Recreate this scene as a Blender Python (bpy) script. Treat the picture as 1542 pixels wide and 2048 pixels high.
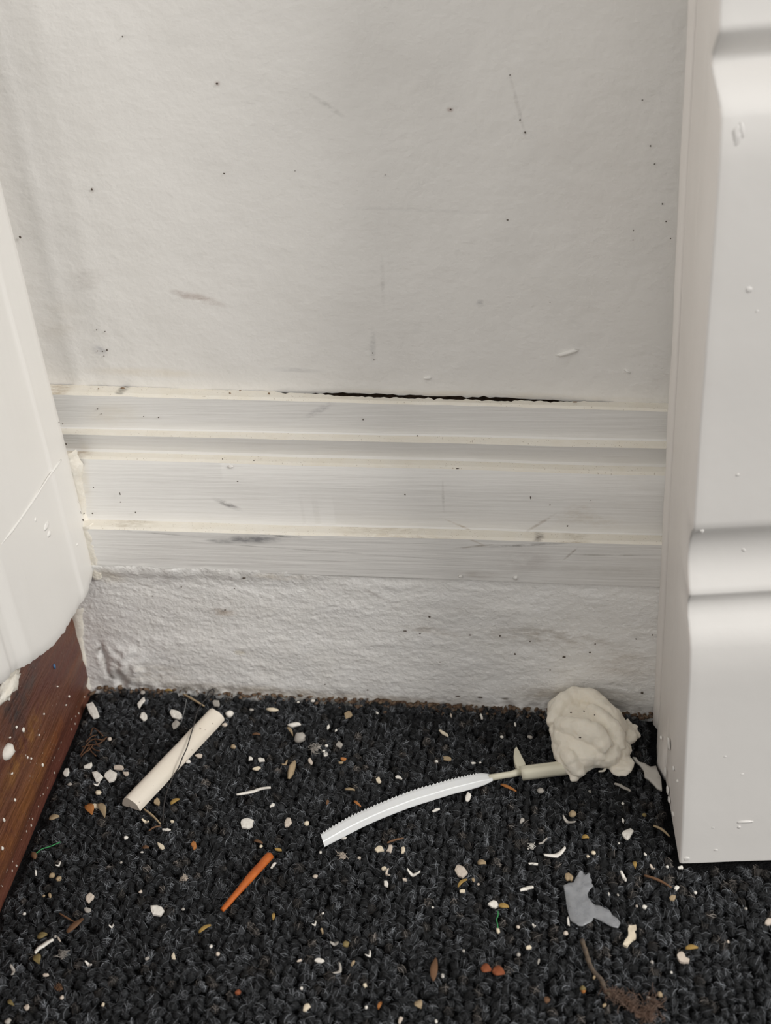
import bpy, bmesh, math, random
import numpy as np
from mathutils import Vector, Matrix, noise as mnoise

for o in list(bpy.data.objects):
    bpy.data.objects.remove(o)
S = bpy.context.scene
COL = S.collection
RNG = random.Random(7)

# ------------------------------------------------------------------ camera
W, H = 1542.0, 2048.0
VDN = (365.0, 3948.0)          # vanishing point of the verticals, from the picture centre
VDP = (66.0, -1194.0)          # vanishing point of the depth lines
FPX = math.sqrt(-(VDN[0]*VDP[0] + VDN[1]*VDP[1]))
CAM_H = 0.33
_dn = np.array([VDN[0], VDN[1], FPX]); _dn /= np.linalg.norm(_dn)
_Y = np.array([VDP[0], VDP[1], FPX]); _Y /= np.linalg.norm(_Y)
_Z = -_dn
_X = np.cross(_Y, _Z)
R = np.stack([_X, _Y, _Z])
CPOS = np.array([0, 0, CAM_H])
cd = bpy.data.cameras.new('camera')
cam = bpy.data.objects.new('camera', cd)
COL.objects.link(cam)
mw = Matrix.Identity(4)
for i in range(3):
    mw[i][0] = R[i, 0]; mw[i][1] = -R[i, 1]; mw[i][2] = -R[i, 2]; mw[i][3] = CPOS[i]
cam.matrix_world = mw
cd.sensor_fit = 'HORIZONTAL'; cd.sensor_width = 36.0
cd.lens = 36.0 * FPX / W
cd.clip_start = 0.01; cd.clip_end = 50
cd.dof.use_dof = True
cd.dof.focus_distance = 0.455
cd.dof.aperture_fstop = cd.lens / 3.0      # about a 3 mm pupil
S.camera = cam

# ------------------------------------------------------------------ light
wd = bpy.data.worlds.new('world'); S.world = wd; wd.use_nodes = True
bg = wd.node_tree.nodes['Background']
bg.inputs[0].default_value = (1.0, 0.985, 0.96, 1)
bg.inputs[1].default_value = 0.77
def area_light(name, loc, target, sx, sy, power, col):
    ld = bpy.data.lights.new(name, 'AREA'); ld.shape = 'RECTANGLE'
    ld.size = sx; ld.size_y = sy; ld.energy = power; ld.color = col
    lo = bpy.data.objects.new(name, ld); COL.objects.link(lo)
    lo.location = loc
    d = Vector(target) - Vector(loc)
    lo.rotation_euler = d.to_track_quat('-Z', 'Y').to_euler()
    return lo
# daylight window on the right, in front of the corner
area_light('window_light', (2.10, -1.15, 1.75), (0, 0.4, 0.1), 0.95, 1.0, 60, (1.0, 0.97, 0.93))
S.view_settings.view_transform = 'Standard'
S.view_settings.look = 'None'
S.view_settings.gamma = 1.0
S.view_settings.use_curve_mapping = False
S.view_settings.exposure = 0.0

# ------------------------------------------------------------------ measuring helpers
def ray(px, py):
    return R @ np.array([px - W/2, py - H/2, FPX])
def flo(px, py, z=0.0):
    r = ray(px, py); return CPOS + r * ((z - CAM_H) / r[2])
def xpl(px, py, x):
    r = ray(px, py); return CPOS + r * (x / r[0])
WA = flo(200, 1370); WB = flo(1310, 1425)
WU = (WB - WA) / np.linalg.norm(WB - WA)
WN = np.array([-WU[1], WU[0], 0.0])            # into the wall
def wal(px, py, off=0.0):                       # -> (u, z) on the wall plane moved off towards the room
    r = ray(px, py); t = ((WA - CPOS) @ WN - off) / (r @ WN)
    p = CPOS + r * t
    return float((p - WA) @ WU), float(p[2])
WALL_ROT = math.atan2(WU[1], WU[0])
def wpt(u, off, z):
    p = WA + WU*u - WN*off; return (p[0], p[1], z)
def ipl(x, xs, ys):
    return float(np.interp(x, xs, ys))
def nz(x, y=0.0, z=0.0):
    return mnoise.noise(Vector((x, y, z)))
def fbm(x, y, z, o=4):
    a, s, f = 0.0, 1.0, 1.0
    for _ in range(o):
        a += s * nz(x*f, y*f, z*f); s *= .5; f *= 2.03
    return a

# ------------------------------------------------------------------ materials
def mat(name, col, rough=.5, spec=.4, var=.0, var_scale=60, var_col=None, bumps=(), sub=0.0, trans=0.0, alpha=1.0, attr=None, var_st=None):
    m = bpy.data.materials.new(name); m.use_nodes = True
    nt = m.node_tree; N = nt.nodes; L = nt.links
    b = N['Principled BSDF']
    b.inputs['Base Color'].default_value = (*col, 1)
    b.inputs['Roughness'].default_value = rough
    b.inputs['Specular IOR Level'].default_value = spec
    if sub: b.inputs['Subsurface Weight'].default_value = sub; b.inputs['Subsurface Scale'].default_value = .003; b.inputs['Subsurface Radius'].default_value = (1, .8, .6)
    if trans: b.inputs['Transmission Weight'].default_value = trans
    if alpha < 1: b.inputs['Alpha'].default_value = alpha
    tc = N.new('ShaderNodeTexCoord')
    cur = None
    if attr:
        a = N.new('ShaderNodeAttribute'); a.attribute_name = attr; cur = a.outputs['Color']
        L.new(cur, b.inputs['Base Color'])
    if var:
        n = N.new('ShaderNodeTexNoise'); n.inputs['Scale'].default_value = var_scale; n.inputs['Detail'].default_value = 5
        if var_st:
            mpv = N.new('ShaderNodeMapping'); mpv.inputs['Scale'].default_value = var_st
            L.new(tc.outputs['Object'], mpv.inputs['Vector']); L.new(mpv.outputs['Vector'], n.inputs['Vector'])
        else: L.new(tc.outputs['Object'], n.inputs['Vector'])
        r = N.new('ShaderNodeMapRange'); r.inputs['From Min'].default_value = .35; r.inputs['From Max'].default_value = .7
        r.inputs['To Max'].default_value = var
        L.new(n.outputs['Fac'], r.inputs['Value'])
        mx = N.new('ShaderNodeMix'); mx.data_type = 'RGBA'
        L.new(r.outputs['Result'], mx.inputs['Factor'])
        if cur is not None: L.new(cur, mx.inputs['A'])
        else: mx.inputs['A'].default_value = (*col, 1)
        mx.inputs['B'].default_value = (*(var_col or tuple(c*.6 for c in col)), 1)
        cur = mx.outputs['Result']
        L.new(cur, b.inputs['Base Color'])
    prev = None
    for (scale, strength, dist, stretch) in bumps:
        mp = N.new('ShaderNodeMapping'); mp.inputs['Scale'].default_value = stretch
        L.new(tc.outputs['Object'], mp.inputs['Vector'])
        n = N.new('ShaderNodeTexNoise'); n.inputs['Scale'].default_value = scale; n.inputs['Detail'].default_value = 4
        L.new(mp.outputs['Vector'], n.inputs['Vector'])
        bp = N.new('ShaderNodeBump'); bp.inputs['Strength'].default_value = strength; bp.inputs['Distance'].default_value = dist
        L.new(n.outputs['Fac'], bp.inputs['Height'])
        if prev: L.new(prev, bp.inputs['Normal'])
        prev = bp.outputs['Normal']
    if prev: L.new(prev, b.inputs['Normal'])
    return m

def add_marks(m, marks):
    """smudges, scratches, stains and painted shade at fixed places of the surface; each (u, z, half length, half width, tilt, colour, strength, grain)"""
    nt = m.node_tree; N = nt.nodes; L = nt.links
    b = N['Principled BSDF']
    tc = N.new('ShaderNodeTexCoord')
    lk = [l for l in L if l.to_socket == b.inputs['Base Color']]
    cur = lk[0].from_socket if lk else None
    for (u, z, hl, hw, tilt, col, st, grain) in marks:
        mp = N.new('ShaderNodeMapping'); mp.vector_type = 'TEXTURE'
        mp.inputs['Location'].default_value = (u, 0, z)
        mp.inputs['Rotation'].default_value = (0, tilt, 0)
        mp.inputs['Scale'].default_value = (hl, 100, hw)
        L.new(tc.outputs['Object'], mp.inputs['Vector'])
        ln = N.new('ShaderNodeVectorMath'); ln.operation = 'LENGTH'
        L.new(mp.outputs['Vector'], ln.inputs[0])
        r = N.new('ShaderNodeMapRange'); r.interpolation_type = 'SMOOTHSTEP'
        r.inputs['From Min'].default_value = 1.0; r.inputs['From Max'].default_value = .2
        r.inputs['To Max'].default_value = 1.0
        L.new(ln.outputs['Value'], r.inputs['Value'])
        n = N.new('ShaderNodeTexNoise'); n.inputs['Scale'].default_value = grain; n.inputs['Detail'].default_value = 6
        n.inputs['Roughness'].default_value = .7
        mp2 = N.new('ShaderNodeMapping'); mp2.inputs['Rotation'].default_value = (0, -tilt, 0); mp2.inputs['Scale'].default_value = (.35, 1, 1)
        L.new(tc.outputs['Object'], mp2.inputs['Vector']); L.new(mp2.outputs['Vector'], n.inputs['Vector'])
        r2 = N.new('ShaderNodeMapRange'); r2.inputs['From Min'].default_value = .36; r2.inputs['From Max'].default_value = .62
        r2.inputs['To Max'].default_value = st
        L.new(n.outputs['Fac'], r2.inputs['Value'])
        mu = N.new('ShaderNodeMath'); mu.operation = 'MULTIPLY'
        L.new(r.outputs['Result'], mu.inputs[0]); L.new(r2.outputs['Result'], mu.inputs[1])
        mx = N.new('ShaderNodeMix'); mx.data_type = 'RGBA'
        L.new(mu.outputs['Value'], mx.inputs['Factor'])
        if cur is not None: L.new(cur, mx.inputs['A'])
        else: mx.inputs['A'].default_value = b.inputs['Base Color'].default_value
        mx.inputs['B'].default_value = (*col, 1)
        cur = mx.outputs['Result']
    L.new(cur, b.inputs['Base Color'])

def add_specks(m, scale, thresh, col, st=.8):
    nt = m.node_tree; N = nt.nodes; L = nt.links
    b = N['Principled BSDF']
    lk = [l for l in L if l.to_socket == b.inputs['Base Color']]
    cur = lk[0].from_socket if lk else None
    tc = N.new('ShaderNodeTexCoord')
    v = N.new('ShaderNodeTexVoronoi'); v.inputs['Scale'].default_value = scale
    L.new(tc.outputs['Object'], v.inputs['Vector'])
    n = N.new('ShaderNodeTexNoise'); n.inputs['Scale'].default_value = scale*.11; n.inputs['Detail'].default_value = 2
    L.new(tc.outputs['Object'], n.inputs['Vector'])
    mu = N.new('ShaderNodeMath'); mu.operation = 'MULTIPLY'; mu.inputs[1].default_value = thresh*2
    L.new(n.outputs['Fac'], mu.inputs[0])
    # only some cells carry a speck, each of its own size
    sp = N.new('ShaderNodeSeparateColor'); L.new(v.outputs['Color'], sp.inputs[0])
    pw = N.new('ShaderNodeMath'); pw.operation = 'POWER'; pw.inputs[1].default_value = 3.0
    L.new(sp.outputs[0], pw.inputs[0])
    mu2 = N.new('ShaderNodeMath'); mu2.operation = 'MULTIPLY'
    L.new(mu.outputs[0], mu2.inputs[0]); L.new(pw.outputs[0], mu2.inputs[1])
    lt = N.new('ShaderNodeMath'); lt.operation = 'LESS_THAN'
    L.new(v.outputs['Distance'], lt.inputs[0]); L.new(mu2.outputs[0], lt.inputs[1])
    m3 = N.new('ShaderNodeMath'); m3.operation = 'MULTIPLY'; m3.inputs[1].default_value = st
    L.new(lt.outputs[0], m3.inputs[0])
    mx = N.new('ShaderNodeMix'); mx.data_type = 'RGBA'
    L.new(m3.outputs[0], mx.inputs['Factor'])
    if cur is not None: L.new(cur, mx.inputs['A'])
    else: mx.inputs['A'].default_value = b.inputs['Base Color'].default_value
    mx.inputs['B'].default_value = (*col, 1)
    L.new(mx.outputs['Result'], b.inputs['Base Color'])

WHITE = (.80, .785, .755)
M = {}
M['wall'] = mat('wall_paint', (.83, .815, .79), .5, .35, .25, 14, (.79, .77, .74),
                bumps=((38, .25, .004, (1, 1, 1)), (150, .35, .0012, (1, 1, 1.2)), (420, .30, .0006, (1, 1, 1.3))))
M['skirting'] = mat('skirting_paint', (.81, .80, .78), .45, .4, .3, 45, (.75, .735, .71),
                    bumps=((700, .55, .0006, (.035, 1, 1)), (160, .2, .001, (.3, 1, 1))))
M['ledge'] = mat('yellowed_paint', (.83, .795, .72), .5, .35, .4, 120, (.76, .70, .58), bumps=((500, .4, .0006, (.6, 1, 1)),))
add_specks(M['ledge'], 1300, .30, (.33, .26, .18), .6)
M['plaster'] = mat('rough_painted_plaster', (.89, .885, .87), .36, .5, .3, 70, (.82, .80, .75),
                   bumps=((1000, .6, .0006, (.8, 1, 1)), (380, .3, .0008, (.6, 1, 1))))
M['caulk'] = mat('old_caulk', (.80, .77, .70), .55, .35, .6, 200, (.68, .62, .52), bumps=((600, .5, .0007, (1, 1, 1)),))
M['casing'] = mat('casing_gloss_paint', (.83, .815, .785), .35, .45, .2, 20, (.79, .765, .735),
                  bumps=((90, .18, .0012, (1, 1, .12)), (300, .1, .0005, (1, 1, 1))))
M['post'] = mat('post_dimmed_gloss_paint', (.69, .675, .655), .42, .4, .2, 16, (.665, .64, .62), bumps=((60, .15, .001, (1, 1, 1)), (260, .12, .0005, (1, 1, 1))))  # greyer colour stands in for weaker light on the post front
M['side'] = mat('post_side_lifted_paint', (.80, .765, .735), .45, .4, .35, 40, (.74, .70, .67), bumps=((160, .35, .001, (1, 1, .12)),))  # paler colour stands in for bounce light on the post side
M['dirt'] = mat('dark_dirt_shade', (.028, .02, .014), .95, .1, .7, 400, (.09, .06, .04), bumps=((900, .6, .001, (1, 1, 1)),))  # dark colour paints shade along with dirt in the skirting crack
M['crust'] = mat('brown_dirt_crust', (.085, .05, .033), .95, .1, .8, 300, (.26, .19, .13), bumps=((900, .6, .001, (1, 1, 1)),))
M['speck'] = mat('dirt_crack_speck', (.10, .08, .066), .9, .15)
M['speckb'] = mat('brown_speck', (.23, .15, .09), .8, .2)
M['wood'] = mat('worn_brown_stain', (.105, .036, .027), .42, .4, .75, 70, (.19, .085, .042), var_st=(1, .16, 1),
                bumps=((300, .9, .0014, (1, .08, 1)), (800, .5, .0008, (1, .5, 1))))

def world_marks(m, marks): add_marks(m, marks)

# ------------------------------------------------------------------ object helpers
def mesh_obj(name, verts, faces, mats, parent=None, smooth=True, mi=None, loc=None, rot=None):
    me = bpy.data.meshes.new(name)
    me.from_pydata([tuple(map(float, v)) for v in verts], [], faces)
    for mm in (mats if isinstance(mats, (list, tuple)) else [mats]): me.materials.append(mm)
    if mi is not None: me.polygons.foreach_set('material_index', mi)
    if smooth: me.polygons.foreach_set('use_smooth', [True]*len(me.polygons))
    me.update()
    o = bpy.data.objects.new(name, me); COL.objects.link(o)
    if loc is not None: o.location = loc
    if rot is not None: o.rotation_euler = rot
    if parent is not None: o.parent = parent
    return o
def fixn(o):
    bm = bmesh.new(); bm.from_mesh(o.data)
    bmesh.ops.recalc_face_normals(bm, faces=bm.faces)
    bm.to_mesh(o.data); bm.free(); return o
def tag(o, label=None, cat=None, group=None, kind=None):
    if label: o['label'] = label
    if cat: o['category'] = cat
    if group: o['group'] = group
    if kind: o['kind'] = kind
    return o
def wobj(name, verts, faces, mats, parent=None, smooth=True, mi=None):
    """verts given in wall coordinates (u, -offset, z)"""
    if parent is not None:
        return mesh_obj(name, verts, faces, mats, parent, smooth, mi)
    return mesh_obj(name, verts, faces, mats, None, smooth, mi, loc=(WA[0], WA[1], 0), rot=(0, 0, WALL_ROT))
def grid_faces(nu, nv):
    return [(i*nv+j, i*nv+j+1, (i+1)*nv+j+1, (i+1)*nv+j) for i in range(nu-1) for j in range(nv-1)]
def empty(name, loc):
    e = bpy.data.objects.new(name, None); COL.objects.link(e); e.location = loc; e.empty_display_size = .005
    return e
def tube(pts, radii, sides=6):
    pts = [np.array(p, float) for p in pts]; V = []; F = []
    n = len(pts)
    up = np.array([0, 0, 1.0])
    for i, p in enumerate(pts):
        d = pts[min(i+1, n-1)] - pts[max(i-1, 0)]; d /= (np.linalg.norm(d) + 1e-12)
        s = np.cross(d, up)
        if np.linalg.norm(s) < 1e-3: s = np.array([1.0, 0, 0])
        s /= np.linalg.norm(s); t = np.cross(s, d)
        r = radii[i] if hasattr(radii, '__len__') else radii
        for k in range(sides):
            a = 2*math.pi*k/sides
            V.append(p + r*(math.cos(a)*s + math.sin(a)*t))
    for i in range(n-1):
        for k in range(sides):
            k2 = (k+1) % sides
            F.append((i*sides+k, i*sides+k2, (i+1)*sides+k2, (i+1)*sides+k))
    F.append(tuple(range(sides))[::-1]); F.append(tuple((n-1)*sides + k for k in range(sides)))
    return V, F
def smooth_path(pts, n=6):
    """Catmull-Rom through the points"""
    P = [np.array(p, float) for p in pts]; P = [2*P[0]-P[1]] + P + [2*P[-1]-P[-2]]
    out = []
    for i in range(1, len(P)-2):
        for k in range(n):
            t = k/n
            out.append(.5*((2*P[i]) + (-P[i-1]+P[i+1])*t + (2*P[i-1]-5*P[i]+4*P[i+1]-P[i+2])*t*t + (-P[i-1]+3*P[i]-3*P[i+1]+P[i+2])*t**3))
    out.append(P[-2]); return out
_ico = {}
def ico(sub):
    if sub not in _ico:
        bm = bmesh.new(); bmesh.ops.create_icosphere(bm, subdivisions=sub, radius=1)
        bm.verts.ensure_lookup_table()
        _ico[sub] = ([tuple(v.co) for v in bm.verts], [tuple(v.index for v in f.verts) for f in bm.faces]); bm.free()
    return _ico[sub]
def lump(c, s, sub=2, rough=.3, seed=0.0, freq=1.3, rz=0.0):
    V, F = ico(sub); out = []
    ca, sa = math.cos(rz), math.sin(rz)
    for v in V:
        k = 1 + rough*fbm(v[0]*freq+seed, v[1]*freq+seed*1.7, v[2]*freq-seed, 3)
        x, y, z = v[0]*k*s[0], v[1]*k*s[1], v[2]*k*s[2]
        out.append((c[0]+x*ca-y*sa, c[1]+x*sa+y*ca, c[2]+z))
    return out, F
def join(parts):
    V = []; F = []
    for v, f in parts:
        n = len(V); V += list(v); F += [tuple(i+n for i in q) for q in f]
    return V, F

# ================================================================== THE SETTING
# ------------------------------------------------ back wall
O_WALL = -.027
def WP(px, py, off=O_WALL): return wal(px, py, off)
ucr0, ucr1 = WP(565, 788)[0], WP(1195, 802)[0]
def crack_gap(u):
    """opening between wall and skirting top"""
    if u < ucr0-.004 or u > ucr1+.03: return 0.0
    e = min(1, max(0, (u-ucr0+.004)/.006)) * min(1, max(0, (ucr1+.012-u)/.03))
    g = .0015 + .0019*nz(u*90, 3.1) + .0014*nz(u*420, 8.2) + .0008*math.sin((u-ucr0)/(ucr1-ucr0)*math.pi)
    return max(.0010, g)*e
U0, U1 = -.10, .52
def skz(line, u):
    (ul, zl), (ur, zr) = line
    return zl + (zr-zl)*(u-ul)/(ur-ul)
L_TOP = [(-.0012, .1533), (.2753, .1430)]
us = np.linspace(U0, U1, 250)
zs = np.concatenate([[0], np.linspace(.003, .03, 12), np.linspace(.035, .48, 70)])
V = []
for u in us:
    g = crack_gap(u)
    zb0 = skz(L_TOP, u) + (-.0012 + .0004*nz(u*300, 4.0) + min(.0018, g*.6) if g > .0004 else -.004)
    for z in zs:
        z = z + zb0
        d = .0009*fbm(u*22, z*22, 1.3, 3)
        # soft ridges of old paper joints near the left corner
        d += .0007*math.exp(-((u-.030-.02*(z-.25))/.004)**2)*(.5+.5*nz(z*60, 4)) + .0006*math.exp(-((u-.012)/.003)**2)
        V.append((u, -O_WALL - d, z))
wall = wobj('wall_back', V, grid_faces(len(us), len(zs)), M['wall'])
fixn(wall); tag(wall, 'white painted plaster back wall with scuffs above the moulded skirting', kind='structure')
def wm(px, py, hl, hw, tilt, col, st, grain=400, off=O_WALL, k=.000225):
    u, z = wal(px, py, off); return (u, z, hl*k, hw*k*1.05, math.radians(tilt), col, st, grain)
GR = (.30, .27, .25); BR = (.40, .31, .26)
add_marks(M['wall'], [
    wm(400, 597, 66, 13, 17, (.42, .34, .30), .75, 260), wm(365, 588, 34, 9, 14, (.40, .33, .30), .6, 300),
    wm(655, 212, 48, 6, 36, (.45, .44, .42), .55, 500), wm(960, 606, 9, 10, 50, (.35, .35, .36), .8, 500),
    wm(200, 700, 22, 14, 10, (.42, .42, .46), .55, 700), wm(170, 560, 55, 26, -12, (.60, .57, .54), .6, 160),
    wm(120, 640, 60, 70, 40, (.66, .62, .56), .45, 60), wm(745, 690, 9, 42, 5, (.45, .45, .45), .45, 600),
    wm(765, 560, 6, 60, 3, (.56, .54, .52), .4, 500), wm(434, 167, 7, 6, 0, (.45, .36, .33), .7, 600),
    wm(900, 219, 9, 5, 0, (.45, .33, .29), .8, 600), wm(1035, 210, 5, 65, -14, (.52, .49, .47), .5, 500),
    wm(1135, 600, 120, 60, 5, (.69, .67, .64), .5, 60), wm(585, 740, 80, 7, 3, (.55, .55, .55), .4, 300),
    wm(840, 420, 160, 5, 4, (.62, .61, .59), .4, 300), wm(300, 745, 180, 14, 2, (.76, .70, .60), .5, 120),
    wm(950, 790, 420, 11, 2, (.76, .69, .58), .55, 150),
    wm(185, 380, 6, 6, 0, (.30, .24, .2), .9, 600), wm(800, 170, 150, 120, 0, (.70, .68, .655), .4, 30),
    wm(1180, 330, 130, 160, 0, (.72, .69, .66), .4, 30),
])

V = []
uu = np.linspace(ucr0-.02, ucr1+.04, 60)
for u in uu:
    for q, dz in ((-.0295+.0004*nz(u*200, 1), .006), (-.0300+.0006*nz(u*300, 2), .0005), (-.0285, -.0045), (-.0230, -.0050)):
        V.append((u, -q, skz(L_TOP, u) + dz))
tag(wobj('crack_dirt_shade', V, grid_faces(len(uu), 4), M['dirt'], wall), 'dark strip painting the shade and dirt inside the crack above the skirting')  # strip added behind the gap, shade put into its colour
def specks(name, lst, off, material, parent, k=.00014):
    """little specks of dirt or painted crack shade stuck to a surface, one lump each, joined (too small to pick apart)"""
    P = []
    for i, (px, py, w, h) in enumerate(lst):
        u, z = wal(px, py, off)
        P.append(lump((u, -off, z), (w*k*.5, .00035, h*k*.5), 1, .5, i*3.3+len(lst)))
    V, F = join(P)
    o = wobj(name, V, F, material, parent); tag(o, kind='stuff'); return o
specks('dirt_crack_specks', [(40, 474, 7, 10), (184, 379, 6, 7), (448, 347, 6, 4), (434, 167, 7, 6), (901, 219, 6, 5), (245, 73, 4, 5), (1050, 265, 5, 6),
    (1040, 240, 4, 6), (1020, 150, 4, 4), (1015, 440, 7, 4), (1267, 461, 4, 4), (1301, 292, 5, 5), (1309, 328, 4, 6), (1285, 200, 5, 3),
    (1325, 408, 5, 5), (1332, 443, 5, 4), (1341, 477, 4, 4), (205, 703, 5, 4), (214, 700, 5, 8), (195, 702, 4, 3), (208, 712, 3, 5), (193, 660, 4, 4),
    (210, 663, 4, 4), (748, 720, 3, 5), (745, 706, 3, 5), (770, 350, 3, 3), (590, 342, 3, 3), (1266, 480, 3, 3), (1100, 605, 3, 3)],
    O_WALL+.0008, M['speck'], wall)
def wall_lump(name, px, py, lpx, wpx, ang, off, m, parent, th=.0009, seed=1.0):
    u, z = wal(px, py, off); k = .000215
    V, F = lump((0, 0, 0), (lpx*k*.5, th, wpx*k*.5), 3, .35, seed)
    ca, sa = math.cos(math.radians(ang)), math.sin(math.radians(ang))
    V = [(u + x*ca + q*sa, -off + y, z - x*sa + q*ca) for x, y, q in V]
    return wobj(name, V, F, m, parent)
wall_lump('paint_drip', 1135, 706, 42, 9, -18, O_WALL+.0006, M['casing'], wall)
wall_lump('paint_drip', 1255, 742, 14, 5, 30, O_WALL+.0004, M['wall'], wall, seed=4)
wall_lump('paint_drip', 855, 756, 15, 6, 0, O_WALL+.0005, M['wall'], wall, seed=9)

# ------------------------------------------------ moulded skirting
# profile from the wall outwards: (offset, left z, right z, material of the face that FOLLOWS)
uL, uR = .005, .275
prof = [(-.0270, .1460, .1360, 2), (-.0268, .1534, .1431, 1), (-.0195, .1533, .1438, 1), (-.0182, .1521, .1430, 0),
        (-.0178, .1362, .1306, 0), (-.0172, .1357, .1299, 1), (-.0140, .1357, .1294, 1), (-.0134, .1345, .1284, 0),
        (-.0152, .1265, .1204, 0), (-.0148, .1253, .1192, 1), (-.0104, .1251, .1190, 1), (-.0094, .1240, .1178, 0),
        (-.0062, .1140, .1090, 0), (-.0056, .0952, .0922, 0), (-.0052, .0943, .0915, 1), (.0008, .0943, .0919, 1), (.0020, .0932, .0910, 0),
        (.0022, .0840, .0815, 0), (.0021, .0728, .0702, 0), (.0012, .0722, .0696, 0), (-.0200, .0722, .0696, 0)]
us = np.linspace(-.08, .50, 420)
V = []; mi = []
npf = len(prof)
for u in us:
    for j, (o, zl, zr, mm) in enumerate(prof):
        z = zl + (zr-zl)*(u-uL)/(uR-uL)
        o2 = o + .00030*fbm(u*14, 0, 2.2, 2) + .00001*nz(u*260, j*1.9)
        z2 = z + .00030*nz(u*14, j*.2, 5) + .00003*nz(u*200, j*3.1, 7)
        g = crack_gap(u)
        if j == 0: o2 = o + g*.8; z2 = z
        if j == 1: o2 = o + g; z2 = z2 - g*.15 + .0003*nz(u*500, 2)
        if j in (2, 3): z2 += .0003*nz(u*90, 11)
        V.append((u, -o2, z2))
F = grid_faces(len(us), npf)
mi = [prof[j][3] for i in range(len(us)-1) for j in range(npf-1)]
sk = wobj('baseboard_back', V, F, [M['skirting'], M['ledge'], M['dirt']], None, True, mi)
fixn(sk); tag(sk, 'white moulded skirting board with yellowed stepped ledges along the back wall', kind='structure')
try:
    sk.data.set_sharp_from_angle(angle=math.radians(24))
except Exception: pass
def sm(px, py, hl, hw, tilt, col, st, grain=500, off=-.004): return wm(px, py, hl, hw, tilt, col, st, grain, off)
add_marks(M['skirting'], [
    sm(452, 1013, 40, 8, 24, (.27, .26, .26), .95, 500), sm(500, 1079, 95, 13, -2, (.25, .25, .26), .95, 260, .002), sm(560, 1072, 60, 4, 4, (.2, .2, .2), .9, 400, .002),
    sm(440, 1083, 45, 6, 3, (.3, .3, .3), .8, 400, .002), sm(640, 820, 50, 9, -28, (.42, .41, .42), .6, 700, -.018),
    sm(1050, 1090, 110, 4, -5, (.25, .24, .23), .9, 300, .002), sm(950, 1093, 60, 3, -8, (.35, .31, .27), .8, 500, .002),
    sm(1050, 1120, 85, 36, 0, (.52, .49, .47), .55, 120, .002), sm(960, 1150, 60, 14, 0, (.50, .46, .42), .5, 200, .002),
    sm(1150, 1030, 60, 26, -30, (.58, .52, .44), .35, 900), sm(1080, 1050, 45, 4, -35, (.42, .36, .3), .8, 500), sm(1140, 1108, 26, 3, -45, (.35, .3, .26), .8, 600, .002),
    sm(1190, 1045, 70, 20, 10, (.62, .56, .46), .35, 900), sm(620, 1100, 420, 2.0, 3, (.38, .37, .36), .7, 160, .002), sm(330, 1068, 180, 2.2, 4, (.38, .37, .36), .8, 160, .002),
    sm(1220, 1110, 100, 2, -1, (.35, .33, .3), .8, 200, .002), sm(1250, 985, 90, 60, 0, (.66, .63, .59), .5, 40),
    sm(885, 1000, 4, 40, 0, (.5, .48, .46), .6, 700), sm(160, 960, 20, 90, 0, (.72, .67, .57), .6, 100), sm(230, 830, 90, 40, 0, (.72, .67, .58), .5, 70, -.018),
    sm(1200, 1140, 150, 20, 3, (.60, .58, .55), .5, 120, .002), sm(930, 1075, 60, 3, 25, (.45, .37, .28), .7, 500, .002),
])
add_marks(M['ledge'], [
    sm(155, 902, 45, 10, 2, (.32, .22, .13), .95, 600, -.013), sm(245, 776, 16, 6, 8, (.06, .05, .04), 1, 500, -.024), sm(120, 775, 40, 10, 0, (.42, .33, .22), .8, 500, -.024),
    sm(240, 1042, 100, 6, 3, (.35, .29, .2), .7, 500, -.003), sm(1080, 1068, 18, 6, -20, (.15, .12, .1), .95, 500, -.003), sm(1150, 1075, 40, 8, 0, (.33, .27, .18), .7, 600, -.003),
    sm(820, 1064, 200, 6, 2, (.45, .38, .28), .5, 700, -.003),
])
specks('dirt_crack_specks', [(245, 776, 17, 5), (197, 777, 6, 4), (390, 792, 8, 9), (538, 787, 7, 6), (531, 797, 7, 9), (460, 787, 7, 7), (480, 781, 9, 4), (1150, 804, 16, 5), (1286, 813, 5, 5),
    (975, 812, 5, 6), (1118, 815, 5, 4), (772, 808, 8, 5)], -.0225, M['speckb'], sk)
specks('dirt_crack_specks', [(835, 872, 6, 6), (726, 839, 4, 8), (317, 835, 5, 4), (195, 818, 6, 6), (202, 828, 4, 3), (287, 833, 3, 3), (822, 884, 3, 7), (1279, 894, 6, 11), (986, 886, 10, 3), (1172, 903, 7, 3)], -.0172, M['speck'], sk)
specks('dirt_crack_specks', [(445, 918, 4, 4), (508, 921, 4, 4), (810, 989, 5, 6), (240, 988, 3, 13), (241, 1004, 5, 4), (187, 975, 4, 4), (185, 1027, 6, 6), (271, 1025, 4, 7), (1061, 995, 4, 12),
    (1100, 1010, 3, 7), (475, 963, 7, 3), (1135, 1052, 5, 5), (1080, 1069, 16, 8), (899, 1070, 5, 5), (783, 1076, 5, 4), (1056, 1096, 6, 9), (902, 1103, 6, 4), (245, 1092, 5, 4), (915, 937, 12, 3), (168, 1027, 4, 5), (1182, 1001, 3, 3)], -.0040, M['speck'], sk)
wall_lump('paint_drip', 1031, 1156, 10, 9, 0, .0026, M['skirting'], sk, .0007, 3)
wall_lump('paint_drip', 921, 1153, 7, 6, 0, .0026, M['skirting'], sk, .0006, 6)
wall_lump('paint_drip', 461, 933, 11, 6, 0, -.0085, M['casing'], sk, .0006, 8)

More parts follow.
